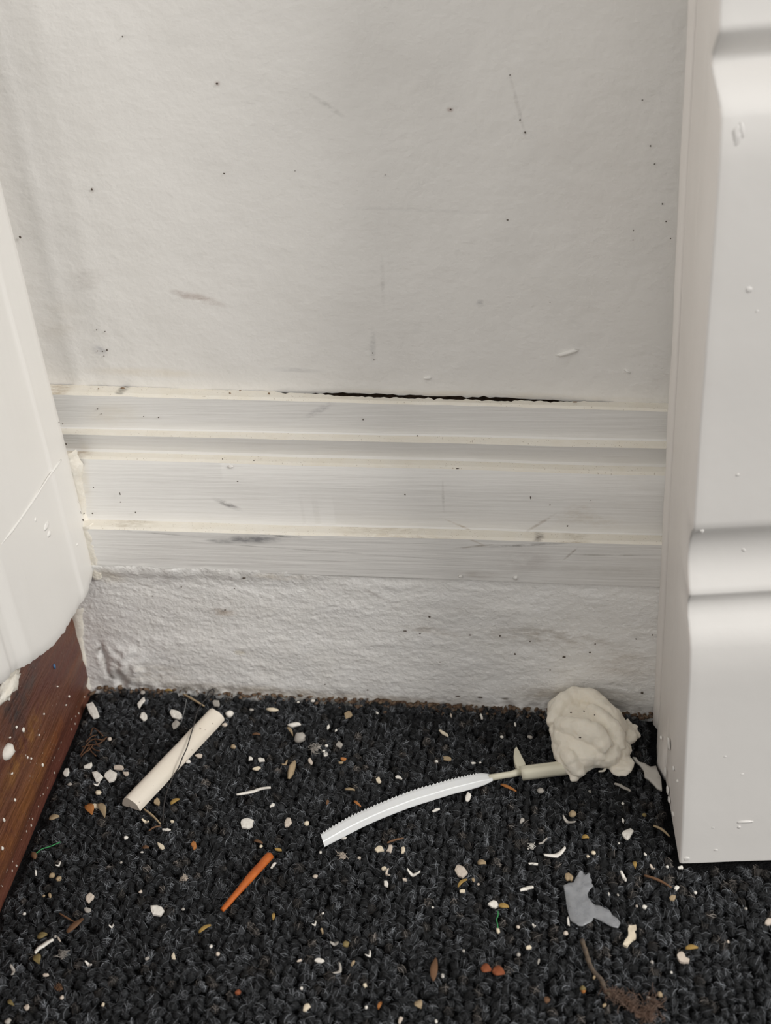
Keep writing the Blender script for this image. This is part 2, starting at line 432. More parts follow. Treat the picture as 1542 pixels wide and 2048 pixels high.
# ------------------------------------------------ rough plaster base below the skirting
us = np.linspace(-.03, .34, 560); nzv = 110
V = []
for u in us:
    zt = .0725 + (.0700-.0725)*(u-uL)/(uR-uL)
    for j in range(nzv):
        s = j/(nzv-1); z = -.006 + (zt+.0008+.006)*s
        lft = ipl(u, [0, .05, .11, .14], [1, 1, .6, 0])
        o = .0010 - .014*(z-.03) *.25 + .0006*fbm(u*26, z*60, 1.0, 3) + .00020*fbm(u*190, z*560, 4.0, 3) + .00022*max(0, nz(u*520, z*700, 2))*2
        o += .0006*max(0, nz(u*90, z*190, 9)-.15)
        # plaster smeared over the lower edge of the skirting on the left
        top = math.exp(-((zt-z)/.0045)**2)
        o += lft*top*(.0022+.0012*nz(u*130, 5.5)) - (1-lft)*top*.0006
        if lft > .2 and s > .97: z += lft*(.0012 + .0014*nz(u*110, 1.7))
        # blistered lump and holes in the left corner
        o += .0022*math.exp(-((u-.018)/.010)**2-((z-.014)/.012)**2)*(1+.8*nz(u*200, z*200))
        o -= .0022*math.exp(-((u-.0065)/.0016)**2-((z-.018)/.008)**2) + .0026*math.exp(-((u-.013)/.003)**2-((z-.004)/.004)**2)
        o -= .0016*math.exp(-((z-.0)/.003)**2)*(.5+nz(u*180, 3.0))
        V.append((u, -o, z))
pl = wobj('trim_1', V, grid_faces(len(us), nzv), M['plaster'])
fixn(pl); tag(pl, 'rough white painted plaster strip between the skirting board and the carpet', kind='structure')
def pm(px, py, hl, hw, tilt, col, st, grain=300): return wm(px, py, hl, hw, tilt, col, st, grain, .001)
add_marks(M['plaster'], [
    pm(700, 1398, 560, 26, 2, (.50, .43, .33), .75, 110), pm(1150, 1395, 200, 36, 2, (.42, .36, .28), .7, 160), pm(300, 1345, 110, 34, 0, (.50, .44, .36), .7, 140),
    pm(1100, 1275, 190, 30, 4, (.46, .41, .35), .6, 500), pm(860, 1262, 90, 12, 8, (.42, .37, .32), .7, 280), pm(445, 1225, 40, 16, 0, (.52, .42, .33), .65, 420),
    pm(196, 1298, 9, 12, 70, (.16, .13, .11), 1, 500), pm(206, 1326, 7, 20, 0, (.25, .22, .19), .9, 500), pm(226, 1353, 14, 8, 40, (.14, .12, .1), 1, 500),  # shade of the chipped corner holes painted into the plaster colour
    pm(745, 1187, 30, 6, 30, (.45, .42, .4), .8, 300), pm(220, 1150, 50, 30, 0, (.78, .72, .60), .6, 90), pm(560, 1150, 90, 14, 0, (.78, .71, .60), .7, 150),
    pm(1240, 1330, 90, 60, 0, (.55, .50, .44), .55, 120), pm(480, 1305, 18, 9, 0, (.70, .62, .42), .6, 300), pm(300, 1395, 140, 14, 0, (.22, .17, .12), .85, 200),
])
specks('dirt_crack_specks', [(1128, 1314, 13, 9), (1030, 1308, 6, 7), (859, 1234, 10, 6), (363, 1174, 5, 4), (469, 1177, 5, 4), (305, 1192, 6, 4), (1180, 1305, 8, 6), (1190, 1288, 5, 4), (1305, 1270, 6, 6),
    (1272, 1278, 6, 4), (1284, 1386, 10, 8), (1000, 1272, 7, 5), (810, 1262, 14, 5), (840, 1267, 8, 4), (940, 1270, 8, 5), (1060, 1283, 6, 4), (880, 1324, 5, 4), (1100, 1340, 5, 4), (450, 1220, 8, 5), (430, 1218, 5, 4), (488, 1156, 12, 7),
    (650, 1369, 6, 4), (735, 1380, 8, 4), (960, 1395, 22, 5), (1010, 1398, 26, 4), (915, 1393, 20, 5)], .0022, M['speck'], pl)

# ------------------------------------------------ left wall, casing and bare wood below it
V = [(-.192, -.6, -.02), (-.192, .60, -.02), (-.192, .60, .62), (-.192, -.6, .62)]
wl = mesh_obj('wall_left', V, [(0, 1, 2, 3)], M['wall']); tag(wl, 'white side wall behind the door casing on the left', kind='structure')
# casing: profile over y, cut ragged at the foot
yb = [.10, .25, .3184, .3359, .3579, .3716, .3844, .4061, .4243, .432, .4362]
zb = [.125, .112, .0929, .0854, .0764, .0715, .0689, .0661, .0651, .0672, .0695]
def cas_x(y, z):
    x = -.1718
    x += ipl(y, [.10, .28, .325, .331, .337, .345, .385, .4095, .4125, .4145, .418, .434, .4375], [-.002, .001, .002, -.0006, -.0008, .0010, .0004, -.0004, -.0004, .0004, .0003, 0, -.0007])
    x += .00035*fbm(y*40, z*12, 3, 3)
    return x
ys = np.unique(np.concatenate([np.linspace(.10, .31, 30), np.linspace(.31, .4378, 110)]))
ss = np.concatenate([[0, .004, .01, .02, .04], np.linspace(.06, 1, 60)])
V = []
for y in ys:
    z0 = ipl(y, yb, zb) + .0011*nz(y*170, 1) + .0006*nz(y*420, 2)
    for k, s in enumerate(ss):
        z = z0 + (.62-z0)*s
        V.append((cas_x(y, z) - (.0012 if k == 0 else .0003 if k == 1 else 0), y, z))
nv = len(ss); F = grid_faces(len(ys), nv); nf = len(V)
# back of the casing, its foot and its edges
for i, y in enumerate(ys):
    V.append((-.1895, y, V[i*nv][2])); V.append((-.1895, y, .62))
for i in range(len(ys)-1):
    F.append((i*nv, (i+1)*nv, nf+2*(i+1), nf+2*i)); F.append((nf+2*i, nf+2*i+2, nf+2*i+3, nf+2*i+1))
F.append(tuple(range(nv)) + (nf+1, nf))
e = (len(ys)-1); F.append((nf+2*e, nf+2*e+1) + tuple(e*nv + k for k in reversed(range(nv))))
ca = mesh_obj('trim_2', V, F, M['casing']); fixn(ca)
try: ca.data.set_sharp_from_angle(angle=math.radians(50))
except Exception: pass
tag(ca, 'glossy white door casing on the left, its foot cut off raggedly above bare wood', kind='structure')
def on_casing(px, py, lift=.0): return xpl(px, py, -.1716+lift)
def cas_ridge(name, pts, r, m=None):
    P = smooth_path([on_casing(*p, .0002) for p in pts], 6)
    Vv, Ff = tube(P, [r*(.6+.5*abs(nz(i*.9, r*1e4))) for i in range(len(P))], 6)
    return mesh_obj(name, Vv, Ff, m or M['casing'], ca)
tag(cas_ridge('caulk_seam', [(0, 1090), (25, 1060), (52, 1022), (75, 988), (100, 950), (122, 920)], .0007), 'thin diagonal paint seam')
def plane_lump(name, px, py, w, h, x, m, parent, th=.0008, seed=1., xs=None):
    p = xpl(px, py, x); k = .00021
    Vv, Ff = lump(p, (th, w*k*.6, h*k*.5), 2, .35, seed)
    return mesh_obj(name, Vv, Ff, m, parent)
for i, (px, py, w, h) in enumerate([(92, 1052, 26, 14), (98, 1068, 20, 12), (70, 1040, 10, 12), (153, 1089, 8, 6), (48, 1160, 16, 40)]):
    plane_lump('paint_drip', px, py, w, h, -.1718, M['casing'], ca, .0007, i*2.2)
# grey filler at the foot of the casing, far left
Vv, Ff = lump(xpl(14, 1372, -.1775), (.0035, .012, .0030), 3, .5, 4.4, 2.6)
mesh_obj('filler', Vv, Ff, M['caulk'], ca)

# bare stained wood
yy = np.linspace(.10, .4385, 130); zz = np.linspace(-.008, .13, 50)
V = []
for y in yy:
    for z in zz:
        x = -.1890 + .0006*fbm(y*18, z*70, 2, 3) + .0003*nz(y*60, z*260)
        x += -.0022*math.exp(-((z)/.004)**2)
        V.append((x, y, z))
wf = mesh_obj('trim_3', V, grid_faces(len(yy), len(zz)), M['wood']); fixn(wf)
tag(wf, 'bare reddish brown stained wood with paint spots below the left casing', kind='structure')
add_specks(M['wood'], 420, .24, (.68, .62, .55), .8)
def wd(px, py, hl, hw, tilt, col, st, grain):   # marks on the wood run along y
    p = xpl(px, py, -.189); return (p[1], p[2], hl, hw, tilt, col, st, grain)
def add_marks_y(m, marks):
    """as add_marks, but along the y axis of the side boards"""
    nt = m.node_tree; before = set(nt.nodes)
    add_marks(m, [(0, z, hl, hw, 0, c, s, g) for (y, z, hl, hw, t, c, s, g) in marks])
    new = [n for n in nt.nodes if n not in before and n.type == 'MAPPING' and n.vector_type == 'TEXTURE']
    for n, (y, z, hl, hw, t, c, s, g) in zip(new, marks):
        n.inputs['Location'].default_value = (0, y, z); n.inputs['Scale'].default_value = (100, hl, hw); n.inputs['Rotation'].default_value = (t, 0, 0)
add_marks_y(M['wood'], [
    wd(30, 1420, .020, .022, 0, (.045, .035, .035), .95, 120), wd(60, 1360, .018, .008, .2, (.07, .06, .055), .8, 150),
    wd(45, 1500, .05, .010, 0, (.24, .11, .035), .9, 160), wd(70, 1560, .06, .008, 0, (.22, .09, .03), .9, 140), wd(30, 1650, .08, .012, 0, (.20, .08, .03), .8, 120),
    wd(110, 1480, .03, .006, 0, (.20, .07, .03), .8, 160),
])
def wood_lump(name, px, py, w, h, m, th, seed, label=None):
    o = plane_lump(name, px, py, w, h, -.1888, m, wf, th, seed)
    return o
M['plasterbit'] = mat('white_plaster_bit', (.80, .77, .71), .7, .3, .3, 300, (.66, .61, .53), bumps=((700, .5, .0005, (1, 1, 1)),))
wood_lump('plaster_splat', 13, 1505, 30, 30, M['plasterbit'], .0032, 2.0)
for i, (px, py, w, h) in enumerate([(17, 1393, 9, 20), (47, 1460, 8, 13), (33, 1454, 5, 6), (138, 1393, 4, 6), (88, 1428, 4, 4), (132, 1410, 4, 4), (85, 1530, 5, 9), (55, 1515, 4, 7), (24, 1547, 6, 4), (62, 1517, 4, 5), (5, 1697, 6, 9), (115, 1373, 3, 3), (20, 1475, 4, 4), (78, 1470, 4, 4), (30, 1600, 4, 8), (8, 1640, 4, 10)]):
    wood_lump('paint_spot', px, py, w, h, M['plasterbit'], .0005, i*1.9)
M['bluebit'] = mat('blue_paint_bit', (.05, .14, .28), .5, .4)
wood_lump('paint_spot', 109, 1333, 7, 13, M['bluebit'], .0006, 5.1)

# caulk strips in the left corner
def corner_strip(name, rows, off, m, th=.0016, parent=None):
    """rows of (left px, right px, py), bulging out of the corner"""
    V = []; n = 7
    rows2 = []
    for (a, b) in zip(rows[:-1], rows[1:]):
        for k in range(6):
            t = k/6; rows2.append(tuple(a[i]+(b[i]-a[i])*t for i in range(3)))
    rows2.append(rows[-1])
    for i, (xl, xr, py) in enumerate(rows2):
        xr2 = xr + 5*nz(i*.6, 3) + 3*nz(i*1.7, 9)
        for k in range(n):
            s = k/(n-1); u, z = wal(xl+(xr2-xl)*s, py, off)
            V.append((u, -(off + th*(math.sin(math.pi*min(1, .25+s*.75))) + .0006*nz(i*.8, k*.9) - (.0035 if k == n-1 else 0)), z))
    o = wobj(name, V, grid_faces(len(rows2), n), m, parent); fixn(o)
    return o
cs = corner_strip('caulk_strip', [(126, 146, 905), (132, 158, 935), (140, 168, 985), (150, 174, 1030), (165, 186, 1060), (176, 194, 1100), (184, 204, 1140), (188, 212, 1165)], -.0045, M['caulk'], .0018, sk)
tag(cs, 'cracked cream caulk in the corner beside the casing')
cs3 = corner_strip('caulk_strip', [(160, 180, 1052), (166, 186, 1075), (176, 194, 1100), (182, 200, 1128), (186, 206, 1150), (188, 204, 1158)], .0018, M['caulk'], .0007, sk)
tag(cs3, 'cream caulk smear in the corner beside the casing')
cs2 = corner_strip('caulk_strip', [(140, 172, 1215), (146, 170, 1250), (152, 172, 1300), (158, 178, 1340), (164, 184, 1380), (168, 188, 1402)], .0008, M['caulk'], .0018, pl)
tag(cs2, 'flaking cream caulk beside the brown wood')
specks('dirt_crack_specks', [(138, 945, 4, 14), (144, 965, 4, 14), (150, 985, 5, 18), (155, 1003, 4, 14), (161, 1025, 5, 12), (166, 1040, 4, 10), (132, 888, 7, 6), (174, 1115, 5, 6), (176, 1135, 4, 5), (184, 1163, 5, 4), (193, 1163, 5, 4), (125, 848, 5, 4), (118, 845, 4, 3)], -.0005, M['speck'], cs)  # dark lumps paint the shade of the crack in the caulk

# ------------------------------------------------ floor and carpet
M['backing'] = mat('carpet_backing', (.010, .010, .011), .95, .05, .5, 900, (.03, .03, .03), bumps=((1200, 1.0, .002, (1, 1, 1)),))
V = [(-1.6, -1.6, -.0045), (1.6, -1.6, -.0045), (1.6, 1.2, -.0045), (-1.6, 1.2, -.0045)]
fl = mesh_obj('floor', V, [(0, 1, 2, 3)], M['backing']); tag(fl, 'floor under the charcoal loop pile carpet', kind='structure')

def carpet():
    rs = np.random.RandomState(3)
    pitch = .0036
    # one tuft = a looped yarn with loose fibres on it; 14 kinds
    kinds = []
    for q in range(14):
        r = np.random.RandomState(100+q)
        a = .00060*(.8+.5*r.rand()); hh = .0021*(.85+.3*r.rand()); tr = .00125*(.88+.3*r.rand())
        lean = r.randn(2)*.0004
        def path(t):
            s = math.sin(t)
            return np.array([-a*math.cos(t) + lean[0]*s, lean[1]*s + .00025*math.sin(2*t+q), -.0030 + hh*s])
        def frame(t):
            d = path(t+.02)-path(t-.02); d /= np.linalg.norm(d)
            s = np.cross(d, [0, 1, 0]); s /= np.linalg.norm(s); return s, np.cross(s, d)
        V = []; F = []; C = []
        ns, nr = 6, 6
        for i in range(ns+1):
            t = math.pi*(.02+.96*i/ns); s, b = frame(t); p = path(t)
            for k in range(nr):
                an = 2*math.pi*k/nr
                V.append(p + tr*(.72+.5*r.rand())*(math.cos(an)*s + math.sin(an)*b)); C.append(.5+1.1*r.rand())
        for i in range(ns):
            for k in range(nr):
                F.append((i*nr+k, i*nr+(k+1) % nr, (i+1)*nr+(k+1) % nr, (i+1)*nr+k))
        for st in range(26):
            an0 = r.rand()*2*math.pi; tw = r.uniform(-2.6, 2.6); t0 = r.uniform(.3, 1.8); t1 = t0 + r.uniform(.4, 1.1)
            rad = tr*r.uniform(1.12, 1.5); w = .00007*r.uniform(.7, 1.5)
            br = r.uniform(2.5, 9.0) if r.rand() < .6 else r.uniform(8, 20)
            base = len(V); m = 4
            for i in range(m+1):
                t = t0 + (t1-t0)*i/m; t = min(t, math.pi*.98)
                s, b = frame(t); an = an0 + tw*i/m
                rr = rad + (.0007*r.rand() if i == m and r.rand() < .5 else 0)
                nd = math.cos(an)*s + math.sin(an)*b; td = -math.sin(an)*s + math.cos(an)*b
                p = path(t) + rr*nd
                V.append(p - w*td); V.append(p + w*td); C += [br, br]
            for i in range(m):
                F.append((base+2*i, base+2*i+1, base+2*i+3, base+2*i+2))
        kinds.append((np.array(V), np.array(F), np.array(C)))
    ang = math.radians(21)
    Vs = []; Fs = []; Cs = []; nb = 0
    cnt = 0
    for i in range(-110, 150):
        for j in range(-110, 150):
            gx, gy = i*pitch + (pitch*.5 if j % 2 else 0), j*pitch*.92
            x = gx*math.cos(ang) - gy*math.sin(ang) + rs.randn()*.00038
            y = .33 + gx*math.sin(ang) + gy*math.cos(ang) + rs.randn()*.00038
            if x < -.1862 or x > .20 or y < .185: continue
            if (np.array([x, y, 0])-WA) @ WN > -.0022: continue
            if x > .0797-.0030 + (y-.3044)*.06 and y > .3044-.0026: continue
            k = rs.randint(14); V, F, C = kinds[k]
            th = rs.rand()*2*math.pi; sc = rs.uniform(.88, 1.18)
            c, s = math.cos(th)*sc, math.sin(th)*sc
            edge = max(0, 1-(x+.1862)/.006)
            zoff = rs.uniform(-.0005, .0004) - edge*.0026
            P = np.empty_like(V)
            P[:, 0] = V[:, 0]*c - V[:, 1]*s + x; P[:, 1] = V[:, 0]*s + V[:, 1]*c + y; P[:, 2] = V[:, 2]*sc + zoff
            tone = .0108*math.exp(rs.randn()*.55)
            tint = np.array([.94, 1.0, 1.09]) if rs.rand() < .92 else np.array([1.12, 1.0, .9])
            Cc = np.clip(tone*C, 0, .30)[:, None]*tint[None, :]
            Vs.append(P); Fs.append(F+nb); Cs.append(Cc); nb += len(P); cnt += 1
    V = np.concatenate(Vs).astype(np.float32); F = np.concatenate(Fs).astype(np.int32); C = np.concatenate(Cs)
    me = bpy.data.meshes.new('carpet_pile')
    me.vertices.add(len(V)); me.vertices.foreach_set('co', V.ravel())
    me.loops.add(F.size); me.loops.foreach_set('vertex_index', F.ravel())
    me.polygons.add(len(F)); me.polygons.foreach_set('loop_start', np.arange(0, F.size, 4, dtype=np.int32))
    me.polygons.foreach_set('loop_total', np.full(len(F), 4, dtype=np.int32))
    me.polygons.foreach_set('use_smooth', np.ones(len(F), dtype=bool))
    at = me.attributes.new('yarn', 'FLOAT_COLOR', 'POINT')
    at.data.foreach_set('color', np.concatenate([C, np.ones((len(C), 1))], 1).astype(np.float32).ravel())
    me.update(); me.validate()
    me.materials.append(mat('charcoal_yarn', (.03, .03, .03), .8, .3, .3, 2600, (.042, .045, .049), attr='yarn', bumps=((3200, .7, .0005, (1, 1, 1)),)))
    o = bpy.data.objects.new('carpet_pile', me); COL.objects.link(o)
    tag(o, 'charcoal grey loop pile carpet strewn with debris', 'carpet', kind='stuff')
    print('tufts', cnt, 'faces', len(F))
carpet()

# dirt along the foot of the wall
def dirt_line():
    rs = random.Random(5); P = []
    for i in range(620):
        px = rs.uniform(185, 1308); dens = ipl(px, [185, 330, 520, 640, 850, 1080, 1308], [.5, .35, .5, .7, 1, 1, .9])
        if rs.random() > dens: continue
        u, _ = wal(px, 1370 + (px-200)*.0495, 0)
        o = abs(rs.gauss(0, .0020)) * (.7+.7*dens)
        r = rs.uniform(.0004, .0013)
        p = wpt(u, o+.0004, -.0010 + rs.uniform(0, .0013) - o*.12)
        P.append(lump(p, (r*rs.uniform(.8, 1.8), r*rs.uniform(.7, 1.2), r*.6), 1, .5, i*1.1, 1.3, rs.uniform(0, 3)))
    V, F = join(P); o = mesh_obj('dirt_crust', V, F, M['crust']); tag(o, 'crumbly brown dirt along the foot of the plaster strip', 'dirt', kind='stuff')
dirt_line()

# ================================================================== THE POST ON THE RIGHT
XS = .0797
prof = [(.3270, .62), (.3262, .335), (.3258, .3033), (.3247, .2975), (.3244, .2960), (.3250, .2948), (.3266, .2930), (.3288, .2910), (.3306, .2893), (.3311, .2878), (.3300, .2860), (.3278, .2842), (.3240, .2817), (.3205, .2796), (.3178, .2768), (.3164, .2738),
        (.3157, .262), (.3163, .2405), (.3173, .2031), (.3181, .1859), (.3182, .1629), (.3179, .1450), (.3179, .1428), (.3186, .1414), (.3203, .1392), (.3220, .1364), (.3230, .1334), (.3232, .1296), (.3226, .1258), (.3210, .1222), (.3188, .1187), (.3176, .1168), (.3177, .1160), (.3183, .1150), (.3194, .1132), (.3197, .1114), (.3192, .1094),
        (.3180, .1068), (.3152, .1042), (.3130, .1010), (.3116, .0972), (.3104, .0875), (.3096, .0653), (.3074, .0309), (.3056, .0040), (.3052, .0)]
post = empty('moulded_post', (XS+.08, .35, 0))
tag(post, 'glossy white moulded wooden post with horizontal grooves standing on the carpet at the right', 'post')
IP = Matrix.Translation((-(XS+.08), -.35, 0))
def side_x(y): return XS + (y-.3046)*.080
def pobj(name, V, F, m, par=post, smooth=True):
    if par is post: V = [(v[0]-(XS+.08), v[1]-.35, v[2]) for v in V]
    o = mesh_obj(name, V, F, m, par, smooth); return o
# front board: profile run in x, closed at the left end
fine = []
for (a, b) in zip(prof[:-1], prof[1:]):
    n = max(1, int(abs(a[1]-b[1])/.006))
    for k in range(n): fine.append((a[0]+(b[0]-a[0])*k/n, a[1]+(b[1]-a[1])*k/n))
fine.append(prof[-1])
xs = [0, .0004, .0012] + list(np.linspace(.004, .17, 40))
V = []
for i, x in enumerate(xs):
    for (y, z) in fine:
        r = .0006 if i == 0 else (.00012 if i == 1 else 0)
        V.append((XS + x, y + r + .00025*fbm(x*30, z*30, 6, 2), z))
nv = len(fine); F = grid_faces(len(xs), nv)
yback = .352; b0 = len(V)
for j, (y, z) in enumerate(fine): V.append((side_x(yback), yback, z))
for j, (y, z) in enumerate(fine): V.append((XS+.17, yback, z))
for j in range(nv-1):
    F.append((j, j+1, b0+j+1, b0+j)); F.append((b0+j, b0+j+1, b0+nv+j+1, b0+nv+j)); e = (len(xs)-1)*nv
    F.append((b0+nv+j, b0+nv+j+1, e+j+1, e+j))
F.append([i*nv+nv-1 for i in range(len(xs))] + [b0+2*nv-1, b0+nv-1])
mi = [0]*len(F)
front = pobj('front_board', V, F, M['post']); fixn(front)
front.data.materials.append(M['side'])
for p in front.data.polygons:
    if abs(p.normal.x) > .7 and p.center.x < -.07: p.material_index = 1
try: front.data.set_sharp_from_angle(angle=math.radians(75))
except Exception: pass
# side board between the front board and the wall
def slab_side(name, y0, y1, dx, m, z1=.62, bulge=True, ny=10):
    ys = np.linspace(y0, y1, ny); zs = np.concatenate([np.linspace(-.001, .05, 22), np.linspace(.055, z1, 50)])
    V = []
    for i, y in enumerate(ys):
        for z in zs:
            e = min(i, ny-1-i); r = .0008 if e == 0 else 0
            x = side_x(y) + dx + r + .0003*fbm(y*60, z*20, 3, 2)
            if bulge: x -= .0024*math.exp(-(max(0, z)/.012)**2)*math.exp(-((y-.362)/.016)**2)*(1+.4*nz(y*120, z*120))
            V.append((x, y, z))
    nv = len(zs); F = grid_faces(ny, nv); b0 = len(V)
    for y in (y0, y1):
        for z in zs: V.append((XS+.05, y, z))
    for j in range(nv-1):
        F.append((j, j+1, b0+j+1, b0+j)); F.append(((ny-1)*nv+j, (ny-1)*nv+j+1, b0+nv+j+1, b0+nv+j))
    F.append([i*nv for i in range(ny)] + [b0+nv, b0])
    o = pobj(name, V, F, m); return fixn(o)
sd = slab_side('side_board', .3521, .3840, .0003, M['side'])
tag(sd, 'greyish side board with streaks of old paint')
# caulk bead between post and skirting
ys_ = []
V = []; zs = np.linspace(-.001, .62, 90); n = 9
for k in range(n):
    s = k/(n-1); an = math.pi*(.5+s*.62)
    for z in zs:
        y = .3840 + .0125*s; x = side_x(y) + .0006 - .0022*math.sin(math.pi*s)*(1+.25*nz(z*30, k*.5)) + .0012*s
        V.append((x, y, z))
b0 = len(V)
for k in (0, n-1):
    for z in zs: V.append((XS+.04, .3840+.0125*k/(n-1), z))
F = grid_faces(n, len(zs)); nv = len(zs)
for j in range(nv-1):
    F.append((j, j+1, b0+j+1, b0+j)); F.append(((n-1)*nv+j, (n-1)*nv+j+1, b0+nv+j+1, b0+nv+j))
bead = pobj('caulk_bead', V, F, M['side']); fixn(bead)
# paint runs and bumps on the post
def front_lump(px, py, w, h, ang, th, seed, m=None):
    # nearest profile point along the ray
    best = None
    for (y, z) in fine:
        r = ray(px, py); t = y/r[1]; p = CPOS + r*t
        dlt = abs(p[2]-z)
        if best is None or dlt < best[0]: best = (dlt, p)
    p = best[1]; k = .00016
    V, F = lump((0, 0, 0), (w*k*.5, th*.5, h*k*.5), 3, .3, seed)
    ca_, sa_ = math.cos(math.radians(ang)), math.sin(math.radians(ang))
    V = [(p[0]+x*ca_+q*sa_, p[1]+y, p[2]-x*sa_+q*ca_) for x, y, q in V]
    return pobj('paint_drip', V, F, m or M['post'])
for i, a in enumerate([(1474, 272, 20, 36, 12, .0014), (1484, 262, 8, 30, -12, .0012), (1498, 579, 14, 12, 0, .0009), (1514, 622, 7, 6, 0, .0006), (1490, 1644, 38, 9, 0, .0008), (1478, 1654, 9, 9, 0, .0008), (1426, 1655, 10, 8, 0, .0006), (1484, 1548, 10, 6, 0, .0007),
                       (1404, 1062, 11, 9, 60, .0006), (1372, 1718, 16, 18, 40, .0009), (1432, 1700, 9, 4, 0, .0005), (1487, 1100, 12, 8, 40, .0005), (1476, 950, 7, 6, 0, .0004), (1450, 1513, 8, 5, 0, .0004)]):
    front_lump(*a, i*2.7)
M['streak'] = mat('pale_paint_streak', (.80, .785, .76), .4, .4)
for i, (px, py, w, h) in enumerate([(1337, 1487, 9, 28), (1330, 1545, 5, 26), (1347, 1537, 4, 11), (1335, 1580, 8, 20), (1346, 1628, 5, 11), (1338, 1600, 6, 12), (1323, 1585, 8, 7), (1327, 1620, 8, 12), (1355, 1562, 3, 5), (1322, 1475, 4, 8)]):
    p = xpl(px, py, XS); p[0] = side_x(p[1]); 
    q = xpl(px, py, p[0]-.0002)
    V, F = lump(q, (.0005, w*.00026, h*.0001), 2, .35, i*3.1)
    pobj('paint_streak', V, F, M['streak'])

# ================================================================== DEBRIS
Z0 = .0004
COLS = {'w': ('white', (.80, .77, .71)), 'c': ('cream', (.74, .65, .50)), 't': ('tan', (.38, .29, .18)), 'b': ('brown', (.16, .085, .045)), 'g': ('grey', (.40, .375, .34)),
        'o': ('orange brown', (.42, .17, .05)), 'y': ('yellow', (.40, .26, .08)), 'k': ('beige', (.62, .54, .46)), 'v': ('olive', (.22, .17, .07)), 'r': ('rust red', (.25, .075, .03))}
for k, (nm, c) in COLS.items():
    M['d'+k] = mat(nm.replace(' ', '_') + '_debris', c, .7, .3, .6, 500, tuple(v*.68 for v in c), bumps=((900, .4, .0004, (1, 1, 1)),))

def px_shape(px, py, pts, z=.001):
    return [flo(px+x, py+y, z) for x, y in pts]
def plate(outline, zc, th, dome=0.0, tilt=(0, 0), bend=0.0):
    """irregular plate: outline (world xy), inner ring, centre; closed"""
    c = np.mean(outline, axis=0); n = len(outline)
    def zt(p): return zc + tilt[0]*(p[0]-c[0]) + tilt[1]*(p[1]-c[1])
    V = []; F = []
    for p in outline: V.append((p[0], p[1], zt(p)-th*.5))                       # lower rim
    for p in outline: V.append((p[0], p[1], zt(p)+th*.35))                      # upper rim
    for p in outline:
        q = c + (p-c)*.62; V.append((q[0], q[1], zt(q)+th*.5+dome + th*.25*nz(q[0]*900, q[1]*900)))
    V.append((c[0], c[1], zt(c)+th*.5+dome*1.2)); V.append((c[0], c[1], zt(c)-th*.5))
    for i in range(n):
        j = (i+1) % n
        F += [(i, j, n+j, n+i), (n+i, n+j, 2*n+j, 2*n+i), (2*n+i, 2*n+j, 3*n), (j, i, 3*n+1)]
    return V, F
def obj_at(name, V, F, m, smooth=True):
    V = np.array(V, float); c = np.array([V[:, 0].mean(), V[:, 1].mean(), V[:, 2].min()])
    o = mesh_obj(name, V - c, F, m, None, smooth, loc=tuple(c)); fixn(o); return o

ZN = {'A': (0, 1340, 3.084), 'B': (400, 1340, 3.084), 'C': (800, 1340, 2.845), 'D': (0, 1680, 3.084), 'E': (400, 1680, 3.084), 'F': (800, 1680, 3.855), 'G': (1142, 1580, 3.855)}
